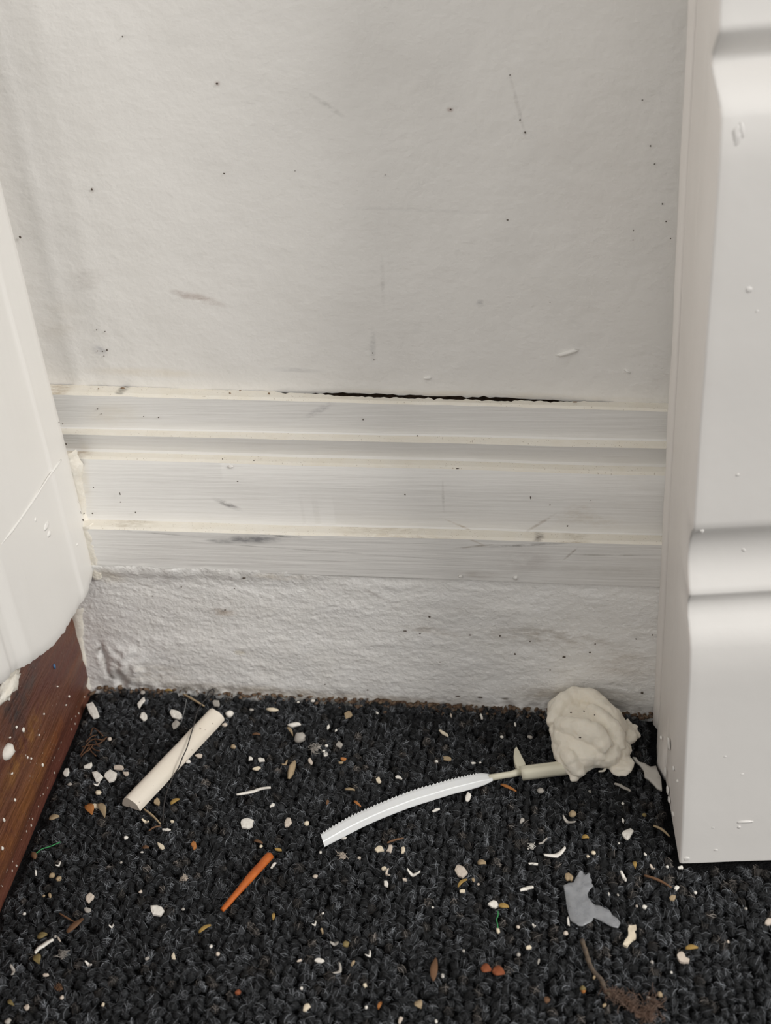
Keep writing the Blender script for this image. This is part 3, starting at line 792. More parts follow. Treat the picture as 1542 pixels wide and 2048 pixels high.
# (view, x, y, length, width, tilt in the picture, kind, colour, label)   kinds: c flat chip, l lump, s curled shaving, t straw, h husk, f lint
ITEMS = [
 ('A', 575, 250, 125, 62, 55, 'c', 'w', 'pale plaster flake lying in the corner between the brown wood and the plaster strip'),
 ('A', 868, 197, 82, 30, -52, 'c', 'w', 'slim white paint chip standing left of the white stick near the plaster strip'),
 ('A', 886, 284, 48, 44, 10, 'c', 'w', None), ('A', 880, 136, 34, 28, 0, 'l', 'g', None),
 ('A', 1084, 275, 92, 55, 30, 'c', 'w', 'broad white paint chip just left of the upper end of the white stick'),
 ('A', 1086, 332, 60, 48, -20, 'c', 'g', None),
 ('A', 1415, 275, 48, 46, 0, 'l', 'w', 'round white plaster bead at the upper end of the white stick'),
 ('A', 1325, 135, 82, 46, 20, 'f', 'g', 'grey tuft of lint under the looped dark thread by the plaster strip'),
 ('A', 1330, 203, 56, 40, 0, 'c', 'g', None), ('A', 1160, 110, 120, 70, 0, 'f', 'g', 'dusty grey lint against the plaster strip above the white stick'),
 ('A', 1195, 186, 150, 16, 30, 't', 't', 'tan straw lying above the upper end of the white stick'),
 ('A', 1245, 88, 470, 12, 5, 't', 'b', 'long brown straw lying along the foot of the plaster strip'),
 ('A', 1040, 131, 46, 13, 0, 'h', 'y', None),
 ('A', 540, 590, 72, 28, -22, 'c', 'w', None), ('A', 410, 630, 60, 36, -60, 'c', 'w', None),
 ('A', 597, 652, 76, 62, 60, 'c', 'w', 'rounded white paint chip, left one of the pair below the brown root tangle'),
 ('A', 682, 655, 84, 74, 10, 'c', 'w', 'rounded white paint chip, right one of the pair below the brown root tangle'),
 ('A', 735, 598, 84, 34, 10, 'c', 'k', None), ('A', 776, 636, 52, 28, 10, 'c', 'k', None), ('A', 606, 755, 36, 30, 0, 'l', 'c', None), ('A', 600, 710, 40, 12, -20, 's', 'w', None),
 ('A', 555, 862, 66, 52, 60, 'h', 'o', 'orange brown curled husk, left of the pair below the white stick'), ('A', 588, 836, 44, 34, 0, 'c', 'c', None),
 ('A', 632, 866, 92, 40, 65, 'h', 't', 'tan wedge shaped husk left of the lower end of the white stick'), ('A', 335, 915, 66, 36, -15, 'h', 't', None),
 ('A', 968, 810, 46, 40, 40, 'c', 't', None), ('A', 1080, 815, 64, 26, -30, 'h', 'y', None),
 ('A', 940, 905, 135, 14, 42, 't', 't', 'tan straw just below the lower end of the white stick'), ('A', 955, 978, 80, 9, -22, 't', 'b', None),
 ('A', 1026, 980, 56, 16, 5, 'c', 'w', None), ('A', 1060, 930, 24, 20, 0, 'c', 'c', None), ('A', 900, 940, 44, 14, 20, 's', 'c', None),
 ('A', 992, 1085, 62, 36, 30, 'c', 'c', None), ('A', 1195, 1078, 56, 36, 70, 'c', 'o', 'small orange brown chip lying between the white stick and the orange splinter'),
 ('A', 1226, 526, 48, 28, 20, 'c', 'k', None), ('A', 1160, 562, 32, 24, 0, 'l', 'w', None), ('A', 1440, 470, 30, 24, 0, 'l', 'k', None), ('A', 675, 422, 26, 24, 0, 'l', 'k', None),
 ('A', 776, 1030, 26, 22, 0, 'l', 'w', None), ('A', 210, 1140, 44, 34, 60, 'l', 'b', None), ('A', 430, 700, 30, 20, 0, 'l', 'g', None), ('A', 1385, 335, 34, 26, 0, 'l', 'k', None),
 ('B', 445, 242, 74, 28, 5, 'l', 'c', None), ('B', 580, 336, 88, 32, -6, 'l', 'w', 'lumpy white plaster crumb above the grey orange pebble'),
 ('B', 558, 382, 64, 18, 55, 'h', 't', None), ('B', 618, 425, 70, 62, 0, 'l', 'g', 'grey pebble with an orange side right of the white stick'),
 ('B', 912, 272, 62, 44, -50, 'c', 't', None), ('B', 710, 485, 78, 44, -70, 'f', 'g', 'grey dust tuft right of the grey orange pebble'), ('B', 860, 460, 46, 38, 30, 'c', 'g', None),
 ('B', 779, 462, 22, 18, 0, 'l', 'w', None), ('B', 776, 514, 34, 20, -25, 'c', 'w', None), ('B', 762, 495, 20, 16, 0, 'l', 'w', None), ('B', 680, 558, 42, 28, 60, 'c', 'k', None),
 ('B', 311, 541, 32, 26, 0, 'c', 'w', None), ('B', 382, 551, 52, 28, 10, 'c', 'w', None), ('B', 348, 604, 52, 20, -12, 'c', 'c', None),
 ('B', 565, 614, 118, 50, -72, 'l', 't', 'rounded tan wood fragment between the white stick and the serrated strap'),
 ('B', 525, 582, 40, 12, -40, 's', 't', None), ('B', 657, 943, 32, 28, 0, 'l', 'c', None),
 ('B', 290, 940, 84, 74, 4, 'c', 'w', 'bright white squarish paint chip above the orange splinter'), ('B', 540, 937, 72, 48, -65, 'c', 'k', 'beige oblong paint chip right of the squarish white chip'),
 ('B', 332, 750, 215, 18, -12, 's', 'w', 'thin curved white paint shaving above the squarish white chip'), ('B', 445, 831, 34, 18, -20, 'c', 'w', None),
 ('B', 1100, 675, 38, 30, 50, 'c', 'c', None), ('B', 1225, 658, 46, 20, 15, 'c', 'w', None), ('B', 925, 743, 62, 15, 4, 'h', 't', None), ('B', 970, 830, 56, 14, 38, 'h', 'o', None),
 ('B', 1508, 388, 76, 18, 32, 'c', 'c', None), ('B', 1522, 543, 54, 28, 8, 'c', 't', None), ('B', 1105, 1100, 64, 42, -22, 'c', 'c', 'cream paint chip, leftmost of three in a row below the serrated strap'),
 ('B', 1171, 1101, 50, 36, -70, 'c', 'k', 'beige paint chip, middle of three in a row below the serrated strap'), ('B', 1253, 1106, 46, 26, -75, 'c', 'c', 'cream paint chip, rightmost of three in a row below the serrated strap'),
 ('B', 980, 1156, 22, 20, 0, 'l', 'k', None), ('B', 880, 1150, 60, 26, 35, 'f', 'k', None), ('B', 485, 1104, 56, 20, 3, 'c', 'y', 'small yellow chip at the upper end of the orange splinter'),
 ('B', 1136, 1219, 30, 26, 0, 'c', 'c', None), ('B', 790, 348, 30, 18, -60, 'c', 'w', None), ('B', 838, 365, 20, 14, -60, 'l', 'w', None), ('B', 316, 240, 30, 18, 0, 'l', 'g', None), ('B', 695, 185, 30, 20, 0, 'l', 'w', None),
 ('B', 1205, 1052, 105, 12, -16, 't', 'b', None), ('B', 205, 470, 34, 26, 20, 'l', 't', None), ('B', 1093, 260, 20, 14, 40, 'l', 'w', None), ('B', 742, 1118, 18, 16, 0, 'l', 'w', None), ('B', 605, 192, 18, 14, 0, 'l', 'w', None), ('B', 348, 402, 50, 14, 0, 'h', 'b', None),
 ('B', 360, 1065, 55, 16, 15, 'h', 'b', None), ('B', 375, 1083, 22, 18, 0, 'l', 'c', None), ('B', 885, 545, 36, 20, 10, 'c', 'o', None), ('B', 868, 566, 32, 14, 0, 'c', 't', None), ('B', 785, 810, 34, 18, -60, 'c', 'b', None), ('B', 1460, 857, 62, 16, -18, 'c', 'w', None), ('B', 885, 1030, 36, 18, 0, 'l', 'w', None),
 ('C', 463, 260, 36, 15, 75, 'c', 'w', None), ('C', 290, 252, 24, 14, 80, 'l', 'k', None), ('C', 655, 305, 24, 14, 75, 'c', 'w', None), ('C', 580, 377, 20, 18, 0, 'l', 'w', None), ('C', 415, 525, 32, 12, 0, 'c', 'w', None), ('C', 456, 520, 13, 12, 0, 'l', 'w', None), ('C', 207, 514, 20, 14, 0, 'l', 'w', None),
 ('C', 740, 378, 30, 20, 20, 'l', 'g', None), ('C', 617, 675, 98, 15, 24, 'h', 'o', 'orange brown splinter lying right below the cable tie clip'), ('C', 387, 718, 46, 34, -55, 'c', 'w', 'small white paint chip just below the middle of the serrated strap'),
 ('C', 693, 853, 34, 22, -40, 'c', 'g', None), ('C', 958, 862, 78, 13, 30, 's', 'g', None), ('C', 982, 818, 40, 36, 20, 'l', 't', None), ('C', 1270, 675, 100, 15, 26, 's', 'g', 'grey white curled shaving left of the foot of the post'),
 ('C', 1295, 930, 68, 56, -60, 'c', 'w', 'white jagged paint chip left of the front corner of the post'), ('C', 1268, 850, 30, 16, 70, 'c', 'w', None), ('C', 1488, 917, 108, 13, 34, 't', 't', 'tan straw sticking out from under the post'),
 ('C', 885, 1050, 128, 20, -20, 's', 'w', 'bent white paint shaving above the clear plastic scrap'), ('C', 757, 1098, 62, 12, 3, 'c', 'w', None), ('C', 1268, 753, 16, 14, 0, 'l', 'w', None), ('C', 1080, 686, 18, 14, 0, 'l', 'g', None), ('C', 800, 685, 40, 30, 0, 'l', 'g', None),
 ('C', 1055, 957, 40, 20, 0, 'h', 'y', None), ('C', 750, 1010, 46, 20, 15, 'f', 'w', None), ('C', 812, 985, 56, 8, -35, 's', 'g', None), ('C', 465, 1100, 48, 24, 0, 'h', 't', None),
 ('D', 967, 430, 84, 66, 8, 'c', 'w', 'rounded white paint chip left of the lower tip of the orange splinter'), ('D', 553, 352, 66, 46, -50, 'c', 'k', None), ('D', 541, 430, 44, 28, 10, 'c', 'g', None),
 ('D', 320, 216, 34, 28, 0, 'l', 't', None), ('D', 360, 237, 36, 30, 0, 'l', 't', None), ('D', 466, 532, 132, 32, -40, 'h', 'b', 'narrow brown dry leaf at the lower left of the carpet'), ('D', 415, 480, 110, 9, 30, 't', 'b', None),
 ('D', 270, 662, 140, 20, -36, 's', 'w', 'white paint shaving below the narrow brown leaf'), ('D', 232, 738, 56, 40, 70, 'h', 'v', 'olive husk below the white shaving at the lower left'), ('D', 262, 596, 66, 34, -20, 'h', 'v', None), ('D', 362, 606, 40, 14, 60, 'c', 'k', None), ('D', 338, 590, 20, 18, 0, 'l', 'g', None),
 ('D', 280, 829, 42, 20, -8, 'c', 'k', None), ('D', 1070, 714, 44, 28, 80, 'c', 'c', None), ('D', 1300, 650, 20, 18, 0, 'l', 'w', None), ('D', 1342, 697, 26, 22, 0, 'l', 'k', None), ('D', 1264, 551, 88, 18, -32, 'h', 'y', 'narrow yellow husk below the lower tip of the orange splinter'),
 ('D', 549, 772, 44, 11, 30, 's', 'w', None), ('D', 1128, 420, 22, 14, 0, 'l', 'g', None), ('D', 80, 812, 62, 14, 82, 's', 'g', None), ('D', 166, 1030, 44, 30, -40, 'c', 'k', None), ('D', 47, 1116, 38, 30, 0, 'l', 'g', None), ('D', 68, 1010, 46, 18, 40, 'h', 'v', None),
 ('D', 380, 965, 24, 20, 0, 'l', 'k', None), ('D', 635, 1010, 26, 18, -60, 'c', 'c', None), ('D', 385, 712, 66, 44, 0, 'f', 'g', None), ('D', 865, 314, 22, 18, 0, 'l', 'k', None), ('D', 305, 335, 32, 20, 70, 'l', 't', None), ('D', 268, 338, 16, 14, 0, 'l', 't', None), ('D', 362, 915, 50, 36, 0, 'f', 'b', None), ('D', 148, 449, 20, 16, 0, 'l', 'w', None),
 ('D', 362, 158, 36, 10, -35, 's', 'w', None), ('D', 224, 216, 30, 8, 85, 's', 'w', None), ('D', 1140, 238, 50, 28, -45, 'f', 'k', None), ('D', 900, 52, 42, 20, 0, 'h', 'b', None), ('D', 874, 70, 24, 8, 0, 'c', 'w', None), ('D', 745, 132, 18, 14, 0, 'l', 'g', None), ('D', 690, 538, 28, 10, -10, 's', 'w', None), ('D', 908, 724, 36, 18, -30, 'c', 'g', None),
 ('E', 735, 738, 66, 30, 14, 'c', 'w', 'oblong white paint chip near the bottom, below and right of the orange splinter'), ('E', 655, 1030, 60, 44, -50, 'c', 'c', 'cream angular chip at the bottom centre of the carpet'), ('E', 1234, 1106, 50, 30, -70, 'c', 'k', None),
 ('E', 1447, 800, 140, 36, -82, 'h', 'b', 'upright brown dry husk at the bottom, left of the rust red flakes'), ('E', 1496, 830, 24, 22, 0, 'l', 'w', None), ('E', 1016, 891, 30, 26, 20, 'c', 'c', None), ('E', 1147, 266, 48, 28, 60, 'c', 'w', None), ('E', 1135, 173, 32, 28, 0, 'c', 'c', None),
 ('E', 1263, 240, 32, 24, 0, 'c', 'k', None), ('E', 1316, 208, 82, 16, 10, 's', 'w', 'crescent shaped white paint shaving below the three chips in a row'), ('E', 1040, 712, 38, 13, -40, 's', 'w', None), ('E', 611, 740, 38, 13, -20, 'c', 'k', None), ('E', 942, 755, 42, 18, -65, 'c', 't', None), ('E', 830, 645, 50, 15, 0, 's', 'g', None),
 ('E', 752, 555, 38, 20, 80, 'c', 't', None), ('E', 852, 806, 74, 15, -62, 's', 'g', None), ('E', 456, 474, 40, 15, -80, 'h', 'y', None), ('E', 900, 640, 38, 32, 0, 'l', 'v', None), ('E', 232, 936, 38, 26, 0, 'l', 'r', None), ('E', 1350, 1020, 50, 40, 60, 'h', 't', None), ('E', 1110, 1025, 46, 14, -60, 'h', 'o', None),
 ('E', 452, 150, 56, 20, -55, 'c', 'w', 'white sliver stuck at the upper end of the orange splinter'), ('E', 757, 445, 16, 12, 0, 'l', 'w', None), ('E', 625, 908, 20, 16, 0, 'l', 'w', None), ('E', 1160, 212, 42, 12, 80, 's', 'k', None), ('E', 1024, 1025, 20, 16, 0, 'l', 'w', None), ('E', 706, 524, 30, 10, -35, 's', 'w', None), ('E', 710, 220, 34, 20, 0, 'l', 'k', None), ('E', 1456, 1112, 18, 16, 0, 'l', 'w', None), ('E', 1435, 408, 16, 12, 0, 'l', 'w', None),
 ('F', 476, 245, 118, 82, 40, 'c', 'k', 'heart shaped beige chip midway between orange splinter and plastic scrap'), ('F', 478, 390, 50, 32, 3, 'c', 'c', None), ('F', 480, 336, 92, 18, -38, 'h', 'y', 'narrow yellow husk just below the heart shaped chip'), ('F', 564, 298, 32, 24, 70, 'l', 't', None), ('F', 603, 331, 20, 18, 0, 'l', 'k', None),
 ('F', 722, 494, 92, 62, 5, 'c', 'w', 'arched white paint chip left of the clear plastic scrap'), ('F', 800, 517, 80, 34, 8, 'h', 'y', 'yellow tip lying against the arched white paint chip'), ('F', 975, 386, 105, 22, -14, 's', 'w', 'wavy white paint shaving left of the clear plastic scrap'),
 ('F', 1300, 282, 82, 60, 20, 'c', 't', 'tan flake at the upper left edge of the clear plastic scrap'), ('F', 1297, 620, 80, 20, 80, 'c', 'w', 'slim white chip at the lower left edge of the clear plastic scrap'), ('F', 1277, 712, 38, 28, 10, 'l', 'k', None), ('F', 992, 825, 56, 34, -15, 'c', 'c', None),
 ('F', 664, 1000, 80, 60, 20, 'h', 'r', 'rust red flake, left of the touching pair at the bottom'), ('F', 760, 1022, 98, 66, 15, 'h', 'r', 'rust red flake, right of the touching pair at the bottom'), ('F', 914, 876, 32, 24, 0, 'l', 'g', None), ('F', 1136, 1240, 44, 34, -60, 'h', 'b', None),
 ('F', 755, 690, 46, 26, 80, 'l', 'c', 'tiny cream bead at the lower end of the green thread below the arched chip'), ('F', 632, 185, 62, 34, 0, 'h', 't', None), ('F', 1410, 1155, 46, 24, 0, 'h', 'v', None), ('F', 1500, 1050, 50, 22, -60, 'c', 't', None), ('F', 1068, 930, 40, 16, -75, 'c', 'g', None), ('F', 490, 845, 22, 18, 0, 'l', 'g', None), ('F', 1035, 672, 28, 12, 30, 's', 'w', None), ('F', 910, 662, 30, 20, 40, 'l', 'k', None),
 ('G', 815, 748, 48, 34, -50, 'c', 'w', 'small white chip on the carpet in front of the post corner'), ('G', 780, 826, 62, 44, -10, 'c', 't', 'tan chip below the small white chip in front of the post'), ('G', 568, 896, 44, 34, 25, 'c', 'w', None), ('G', 507, 886, 20, 18, 0, 'l', 'k', None),
 ('G', 930, 1224, 96, 28, -4, 'h', 'y', 'yellow dry husk above the tan bent chip at the lower right'), ('G', 1522, 1012, 60, 52, 0, 'c', 'k', 'beige chip at the right edge of the picture in front of the post'), ('G', 846, 592, 42, 26, 0, 'c', 'w', 'white paint flake stuck under the front corner of the post'),
 ('G', 670, 706, 230, 18, 24, 't', 'b', 'dark reddish straw in front of the front corner of the post'), ('G', 406, 680, 86, 18, 65, 's', 'w', None), ('G', 686, 1570, 44, 32, 0, 'l', 't', None), ('G', 775, 1395, 20, 16, 0, 'l', 'w', None), ('G', 95, 1540, 38, 24, 0, 'l', 'o', None), ('G', 260, 1651, 44, 20, -30, 'c', 't', None),
 ('G', 173, 478, 36, 32, 0, 'l', 'c', None), ('G', 130, 502, 24, 22, 0, 'l', 'c', None), ('G', 960, 782, 26, 22, 0, 'l', 'w', None), ('G', 490, 582, 52, 24, 75, 'h', 'y', None), ('G', 742, 585, 26, 18, 30, 'c', 'w', None), ('G', 572, 490, 28, 18, 40, 'c', 'w', None), ('G', 400, 96, 22, 18, 0, 'l', 'w', None), ('G', 115, 369, 38, 17, 0, 'h', 'y', None),
 ('G', 566, 186, 32, 28, 0, 'l', 'v', None), ('G', 368, 400, 18, 16, 0, 'l', 'w', None), ('G', 292, 795, 26, 12, 75, 'c', 'w', None), ('G', 362, 798, 22, 16, 70, 'l', 'g', None), ('G', 625, 1318, 30, 18, 40, 'l', 'g', None), ('G', 600, 1595, 34, 18, 20, 'c', 'k', None), ('G', 1350, 905, 28, 16, 20, 'l', 'g', None), ('G', 628, 608, 46, 14, 45, 's', 'k', None), ('G', 1212, 1160, 22, 18, 0, 'l', 'k', None),
 ('G', 240, 1290, 1, 1, 0, 'x', 'w', None),
]
NOUN = {'c': ('paint_chip', 'paint chip', 'chip'), 'l': ('crumb', 'crumb', 'crumb'), 's': ('paint_shaving', 'thin shaving', 'shaving'), 't': ('straw', 'straw', 'straw'), 'h': ('husk', 'dry husk', 'husk'), 'f': ('lint', 'tuft of lint', 'lint')}
LAND = {'white stick': [(263, 1608), (434, 1428)], 'orange splinter': [(545, 1715), (447, 1822)], 'serrated strap': [(645, 1680), (760, 1622), (980, 1556)], 'cable tie clip': [(1040, 1545), (1130, 1530)],
        'cream wad': [(1130, 1400), (1230, 1500)], 'clear plastic scrap': [(1150, 1770), (1165, 1830), (1225, 1845)], 'brown root tangle': [(185, 1485)], 'squarish white chip': [(494, 1645)],
        'front corner of the post': [(1360, 1730)], 'heart shaped chip': [(923, 1743)], 'arched white chip': [(990, 1810)], 'narrow brown leaf': [(151, 1852)], 'brown lint at the lower right': [(1190, 1940), (1230, 1990), (1300, 2010)],
        'pair of rust red flakes': [(985, 1941)], 'grey orange pebble': [(600, 1478)], 'bent cream chip': [(1258, 1872)], 'tan wood fragment': [(583, 1539)], 'crescent shaped shaving': [(827, 1748)]}
def seg_dist(p, pl):
    if len(pl) == 1: return math.dist(p, pl[0])
    best = 1e9
    for a, b in zip(pl[:-1], pl[1:]):
        a, b, q = np.array(a, float), np.array(b, float), np.array(p, float)
        t = np.clip((q-a) @ (b-a) / ((b-a) @ (b-a)), 0, 1); best = min(best, float(np.linalg.norm(q-a-t*(b-a))))
    return best
ORD = ['nearest', 'second nearest', 'third nearest', 'fourth nearest', 'fifth nearest', 'sixth nearest', 'seventh nearest', 'eighth nearest', 'ninth nearest', 'tenth nearest']
recs = []
for (zn, x, y, ln, wdt, tilt, kind, colr, label) in ITEMS:
    if kind == 'x': continue
    ox, oy, sc = ZN[zn]
    recs.append(dict(px=ox+x/sc, py=oy+y/sc, l=ln/sc, w=wdt/sc, t=math.radians(tilt), k=kind, c=colr, label=label))
for r in recs:
    big = max(r['l'], r['w']); size = 'tiny' if big < 9 else 'small' if big < 17 else 'larger'
    r['desc'] = f"{size} {COLS[r['c']][0]} {NOUN[r['k']][1]}"
from collections import defaultdict
byd = defaultdict(list)
for r in recs: byd[r['desc']].append(r)
for r in recs:
    if r['label']: continue
    best = None
    for nm, pl_ in LAND.items():
        d = seg_dist((r['px'], r['py']), pl_)
        rank = sum(1 for q in byd[r['desc']] if q is not r and seg_dist((q['px'], q['py']), pl_) < d)
        if rank < 10 and (best is None or (rank*1.0 + d/90.) < best[0]): best = (rank*1.0 + d/90., nm, rank)
    r['label'] = f"{r['desc']}, the {ORD[best[2]]} one to the {best[1]}" if best[2] else f"{r['desc']} nearest to the {best[1]}"

def rot2(x, y, t): return x*math.cos(t) - y*math.sin(t), x*math.sin(t) + y*math.cos(t)
def build(r, i):
    rg = random.Random(i*17+3); px, py, L, Wd, t, k = r['px'], r['py'], r['l'], r['w'], r['t'], r['k']
    m = M['d'+r['c']]
    if k == 'c':
        n = rg.choice([7, 8, 9, 10]); pts = []
        for q in range(n):
            a = 2*math.pi*(q+rg.uniform(-.3, .3))/n
            # squarish outline
            ca_, sa_ = math.cos(a), math.sin(a); s = (abs(ca_)**3.2 + abs(sa_)**3.2)**(-1/3.2)
            s *= rg.uniform(.62, 1.08)
            pts.append(rot2(ca_*s*L*.5, sa_*s*Wd*.5, t))
        out = np.array(px_shape(px, py, pts, .0012))
        th = min(.0010, .00035 + Wd*.00003)
        V, F = plate(out, .0005+th*.5, th, th*.15, (rg.uniform(-.08, .08), rg.uniform(-.06, .12)))
        return obj_at(NOUN[k][0], V, F, m, False)
    p = flo(px, py, .0010)
    e1 = flo(px+math.cos(t)*L*.5, py+math.sin(t)*L*.5, .0010); e0 = flo(px-math.cos(t)*L*.5, py-math.sin(t)*L*.5, .0010)
    kx = .000205
    if k == 'l':
        ax = e1-e0; ln = np.linalg.norm(ax); rz = math.atan2(ax[1], ax[0]); wd_ = Wd*kx*(1.25 if abs(math.cos(t)) > .7 else 1.0)
        hz = min(ln, wd_)*.42
        V, F = lump((p[0], p[1], hz*.75), (ln*.5, wd_*.5, hz), 2, .32, i*2.3+.7, 1.4, rz)
        V = [(a, b, max(c, -.0002)) for a, b, c in V]
        return obj_at(NOUN[k][0], V, F, m, True)
    perp = np.array([-(e1-e0)[1], (e1-e0)[0], 0]); perp /= np.linalg.norm(perp)
    ln = np.linalg.norm(e1-e0)
    if k == 't':
        bow = rg.uniform(-.05, .05)*ln
        P = [e0 + (e1-e0)*s + perp*bow*math.sin(math.pi*s) + np.array([0, 0, .0006*math.sin(math.pi*s)]) for s in np.linspace(0, 1, 12)]
        rr = max(.00035, Wd*kx*.55)
        V, F = tube(P, [rr*(.55+.5*math.sin(math.pi*min(1, .15+s*.8)))*(1+.25*nz(s*9, i)) for s in np.linspace(0, 1, 12)], 6)
        return obj_at(NOUN[k][0], V, F, m)
    if k in 'sh':
        n = 11; V = []
        bow = (rg.choice([-1, 1])*rg.uniform(.03, .13)*(1.7 if L > 25 else 1)*ln) if k == 's' else rg.uniform(-.08, .08)*ln
        if 'crescent' in (r['label'] or ''): bow = -.30*ln
        wd_ = Wd*kx*(.62 if k == 's' else .55)
        th = .00045 if k == 's' else .0004
        for s_ in np.linspace(0, 1, n):
            c = e0 + (e1-e0)*s_ + perp*(bow*(math.sin(math.pi*s_)-.5) + .07*ln*nz(s_*1.6, i*1.7)*(k == 's'))
            ww = wd_*((.45+.55*math.sin(math.pi*(.08+.84*s_)))*(1+.25*nz(s_*7, i*.9)) if k == 's' else max(.12, math.sin(math.pi*(.05+.9*s_)**.8)))
            lift = .0012*abs(s_-.5)*2 if k == 's' else .0006*math.sin(math.pi*s_)
            for q, (a, zz_) in enumerate([(-1, th*1.5), (0, th*.4), (1, th*1.8)]):
                cup = zz_ if k == 'h' else th*.8*(1-abs(a)*.3)
                V.append(c + perp*ww*a + np.array([0, 0, lift+cup]))
        nn = len(V)
        V += [v - np.array([0, 0, th*1.3]) for v in V]
        F = grid_faces(n, 3); F += [tuple(a+nn for a in reversed(f)) for f in F]
        for j in range(n-1):
            F += [(j*3, (j+1)*3, nn+(j+1)*3, nn+j*3), (j*3+2, nn+j*3+2, nn+(j+1)*3+2, (j+1)*3+2)]
        F += [(0, nn, nn+1, 1), (1, nn+1, nn+2, 2)]; e = (n-1)*3; F += [(e, e+1, nn+e+1, nn+e), (e+1, e+2, nn+e+2, nn+e+1)]
        return obj_at(NOUN[k][0], V, F, m)
    if k == 'f':
        P = []; wd_ = Wd*kx
        for q in range(26):
            c = p + (e1-e0)*rg.gauss(0, .2) + perp*rg.gauss(0, .25)*wd_ + np.array([0, 0, rg.uniform(0, .0012)])
            d = np.array([rg.gauss(0, 1), rg.gauss(0, 1), rg.gauss(0, .3)]); d = d/np.linalg.norm(d)*ln*.3
            b = np.array([rg.gauss(0, 1), rg.gauss(0, 1), abs(rg.gauss(0, .6))])*ln*.09
            P.append(tube([c-d, c-d*.4+b, c+d*.4+b, c+d*.95], .00009, 3))
        for q in range(5):
            c = p + (e1-e0)*rg.gauss(0, .16) + perp*rg.gauss(0, .2)*wd_
            P.append(lump((c[0], c[1], .0005), (ln*.11, ln*.08, .0004), 2, .7, q+i, 1.9, rg.uniform(0, 3)))
        V, F = join(P); return obj_at(NOUN[k][0], V, F, m)
for i, r in enumerate(recs):
    o = build(r, i); tag(o, r['label'], NOUN[r['k']][2], {'c': 'paint chips on the carpet', 'l': 'crumbs on the carpet', 's': 'paint shavings on the carpet', 't': 'straws on the carpet', 'h': 'dry husks on the carpet', 'f': 'tufts of lint on the carpet'}[r['k']])

def px_plate(name, px_pts, m, label, cat, th=.001, z=.0008, smooth=False, group='paint chips on the carpet'):
    out = np.array([flo(x, y, .0012) for x, y in px_pts])
    bm = bmesh.new(); vs = [bm.verts.new((p[0], p[1], z+th*.5)) for p in out]
    f = bm.faces.new(vs); bmesh.ops.triangulate(bm, faces=[f])
    bmesh.ops.subdivide_edges(bm, edges=bm.edges[:], cuts=2, use_grid_fill=True)
    for v in bm.verts: v.co.z += .0006*nz(v.co.x*120, v.co.y*120, 3) + .0003*nz(v.co.x*400, v.co.y*400, 3)
    ex = bmesh.ops.extrude_face_region(bm, geom=bm.faces[:])
    for v in [g for g in ex['geom'] if isinstance(g, bmesh.types.BMVert)]: v.co.z -= th
    bmesh.ops.recalc_face_normals(bm, faces=bm.faces)
    V = [tuple(v.co) for v in bm.verts]; bm.verts.index_update(); F = [tuple(v.index for v in f.verts) for f in bm.faces]; bm.free()
    o = obj_at(name, V, F, m, smooth); tag(o, label, cat, group); return o
px_plate('paint_chip', [(1256, 1858), (1258, 1850), (1266, 1850), (1272, 1850), (1273, 1856), (1268, 1861), (1272, 1868), (1272, 1874), (1264, 1880), (1258, 1887), (1254, 1893), (1246, 1889), (1251, 1879), (1256, 1872), (1257, 1865)], M['dc'], 'cream chip with a bent outline below the clear plastic scrap', 'chip')
px_plate('paint_chip', [(1354, 1911), (1358, 1905), (1364, 1904), (1369, 1909), (1371, 1915), (1379, 1918), (1378, 1924), (1368, 1925), (1360, 1923), (1356, 1917)], M['dk'], 'beige bent chip at the lower right below the yellow husk', 'chip')

# clear plastic scrap
M['plastic'] = mat('milky_clear_plastic', (.36, .375, .40), .22, .7, .6, 330, (.55, .56, .58), alpha=.48, bumps=((260, .4, .001, (1, 1, 1)),))
px_plate('plastic_scrap', [(1127, 1772), (1137, 1768), (1148, 1766), (1152, 1756), (1157, 1748), (1160, 1743), (1165, 1743), (1167, 1749), (1172, 1752), (1176, 1748), (1180, 1749), (1180, 1757), (1184, 1762), (1183, 1769), (1187, 1773), (1179, 1781), (1175, 1788), (1176, 1796), (1184, 1806), (1190, 1811), (1200, 1813), (1212, 1818), (1220, 1823), (1224, 1830), (1236, 1838), (1241, 1846), (1236, 1856), (1225, 1855), (1205, 1844), (1187, 1836), (1184, 1844), (1165, 1853), (1157, 1852), (1146, 1844), (1140, 1838), (1134, 1817), (1131, 1795)],
         M['plastic'], 'torn scrap of milky clear plastic lying in front of the post', 'plastic scrap', .0005, .0014, True, None)

# threads and fibres
M['thread'] = mat('dark_thread', (.045, .042, .042), .6, .3); M['green'] = mat('green_fibre', (.05, .30, .10), .6, .3); M['root'] = mat('brown_root', (.085, .042, .025), .8, .2, .6, 500, (.16, .09, .05))
def strand(name, pts, r, m, label, cat):
    P = smooth_path([flo(x, y, z) for x, y, z in pts], 5)
    V, F = tube(P, r, 5); o = obj_at(name, V, F, m); tag(o, label, cat); return o
strand('thread', [(413, 1394, .001), (418, 1383, .002), (426, 1378, .004), (428, 1384, .003), (420, 1392, .002), (408, 1402, .0015), (398, 1416, .002), (392, 1432, .0055), (386, 1455, .0069), (380, 1475, .0070), (374, 1495, .0067), (365, 1515, .0058), (357, 1535, .0048), (345, 1556, .001), (332, 1590, .0008), (327, 1620, .0008), (326, 1645, .0006)], .00028, M['thread'], 'dark looped thread lying across the white stick', 'thread')
strand('thread', [(373, 1398, .0009), (371, 1412, .0013), (366, 1432, .0012), (361, 1448, .0009)], .00014, mat('grey_fibre', (.28, .29, .29), .6, .3), 'fine grey fibre left of the upper end of the white stick', 'thread')
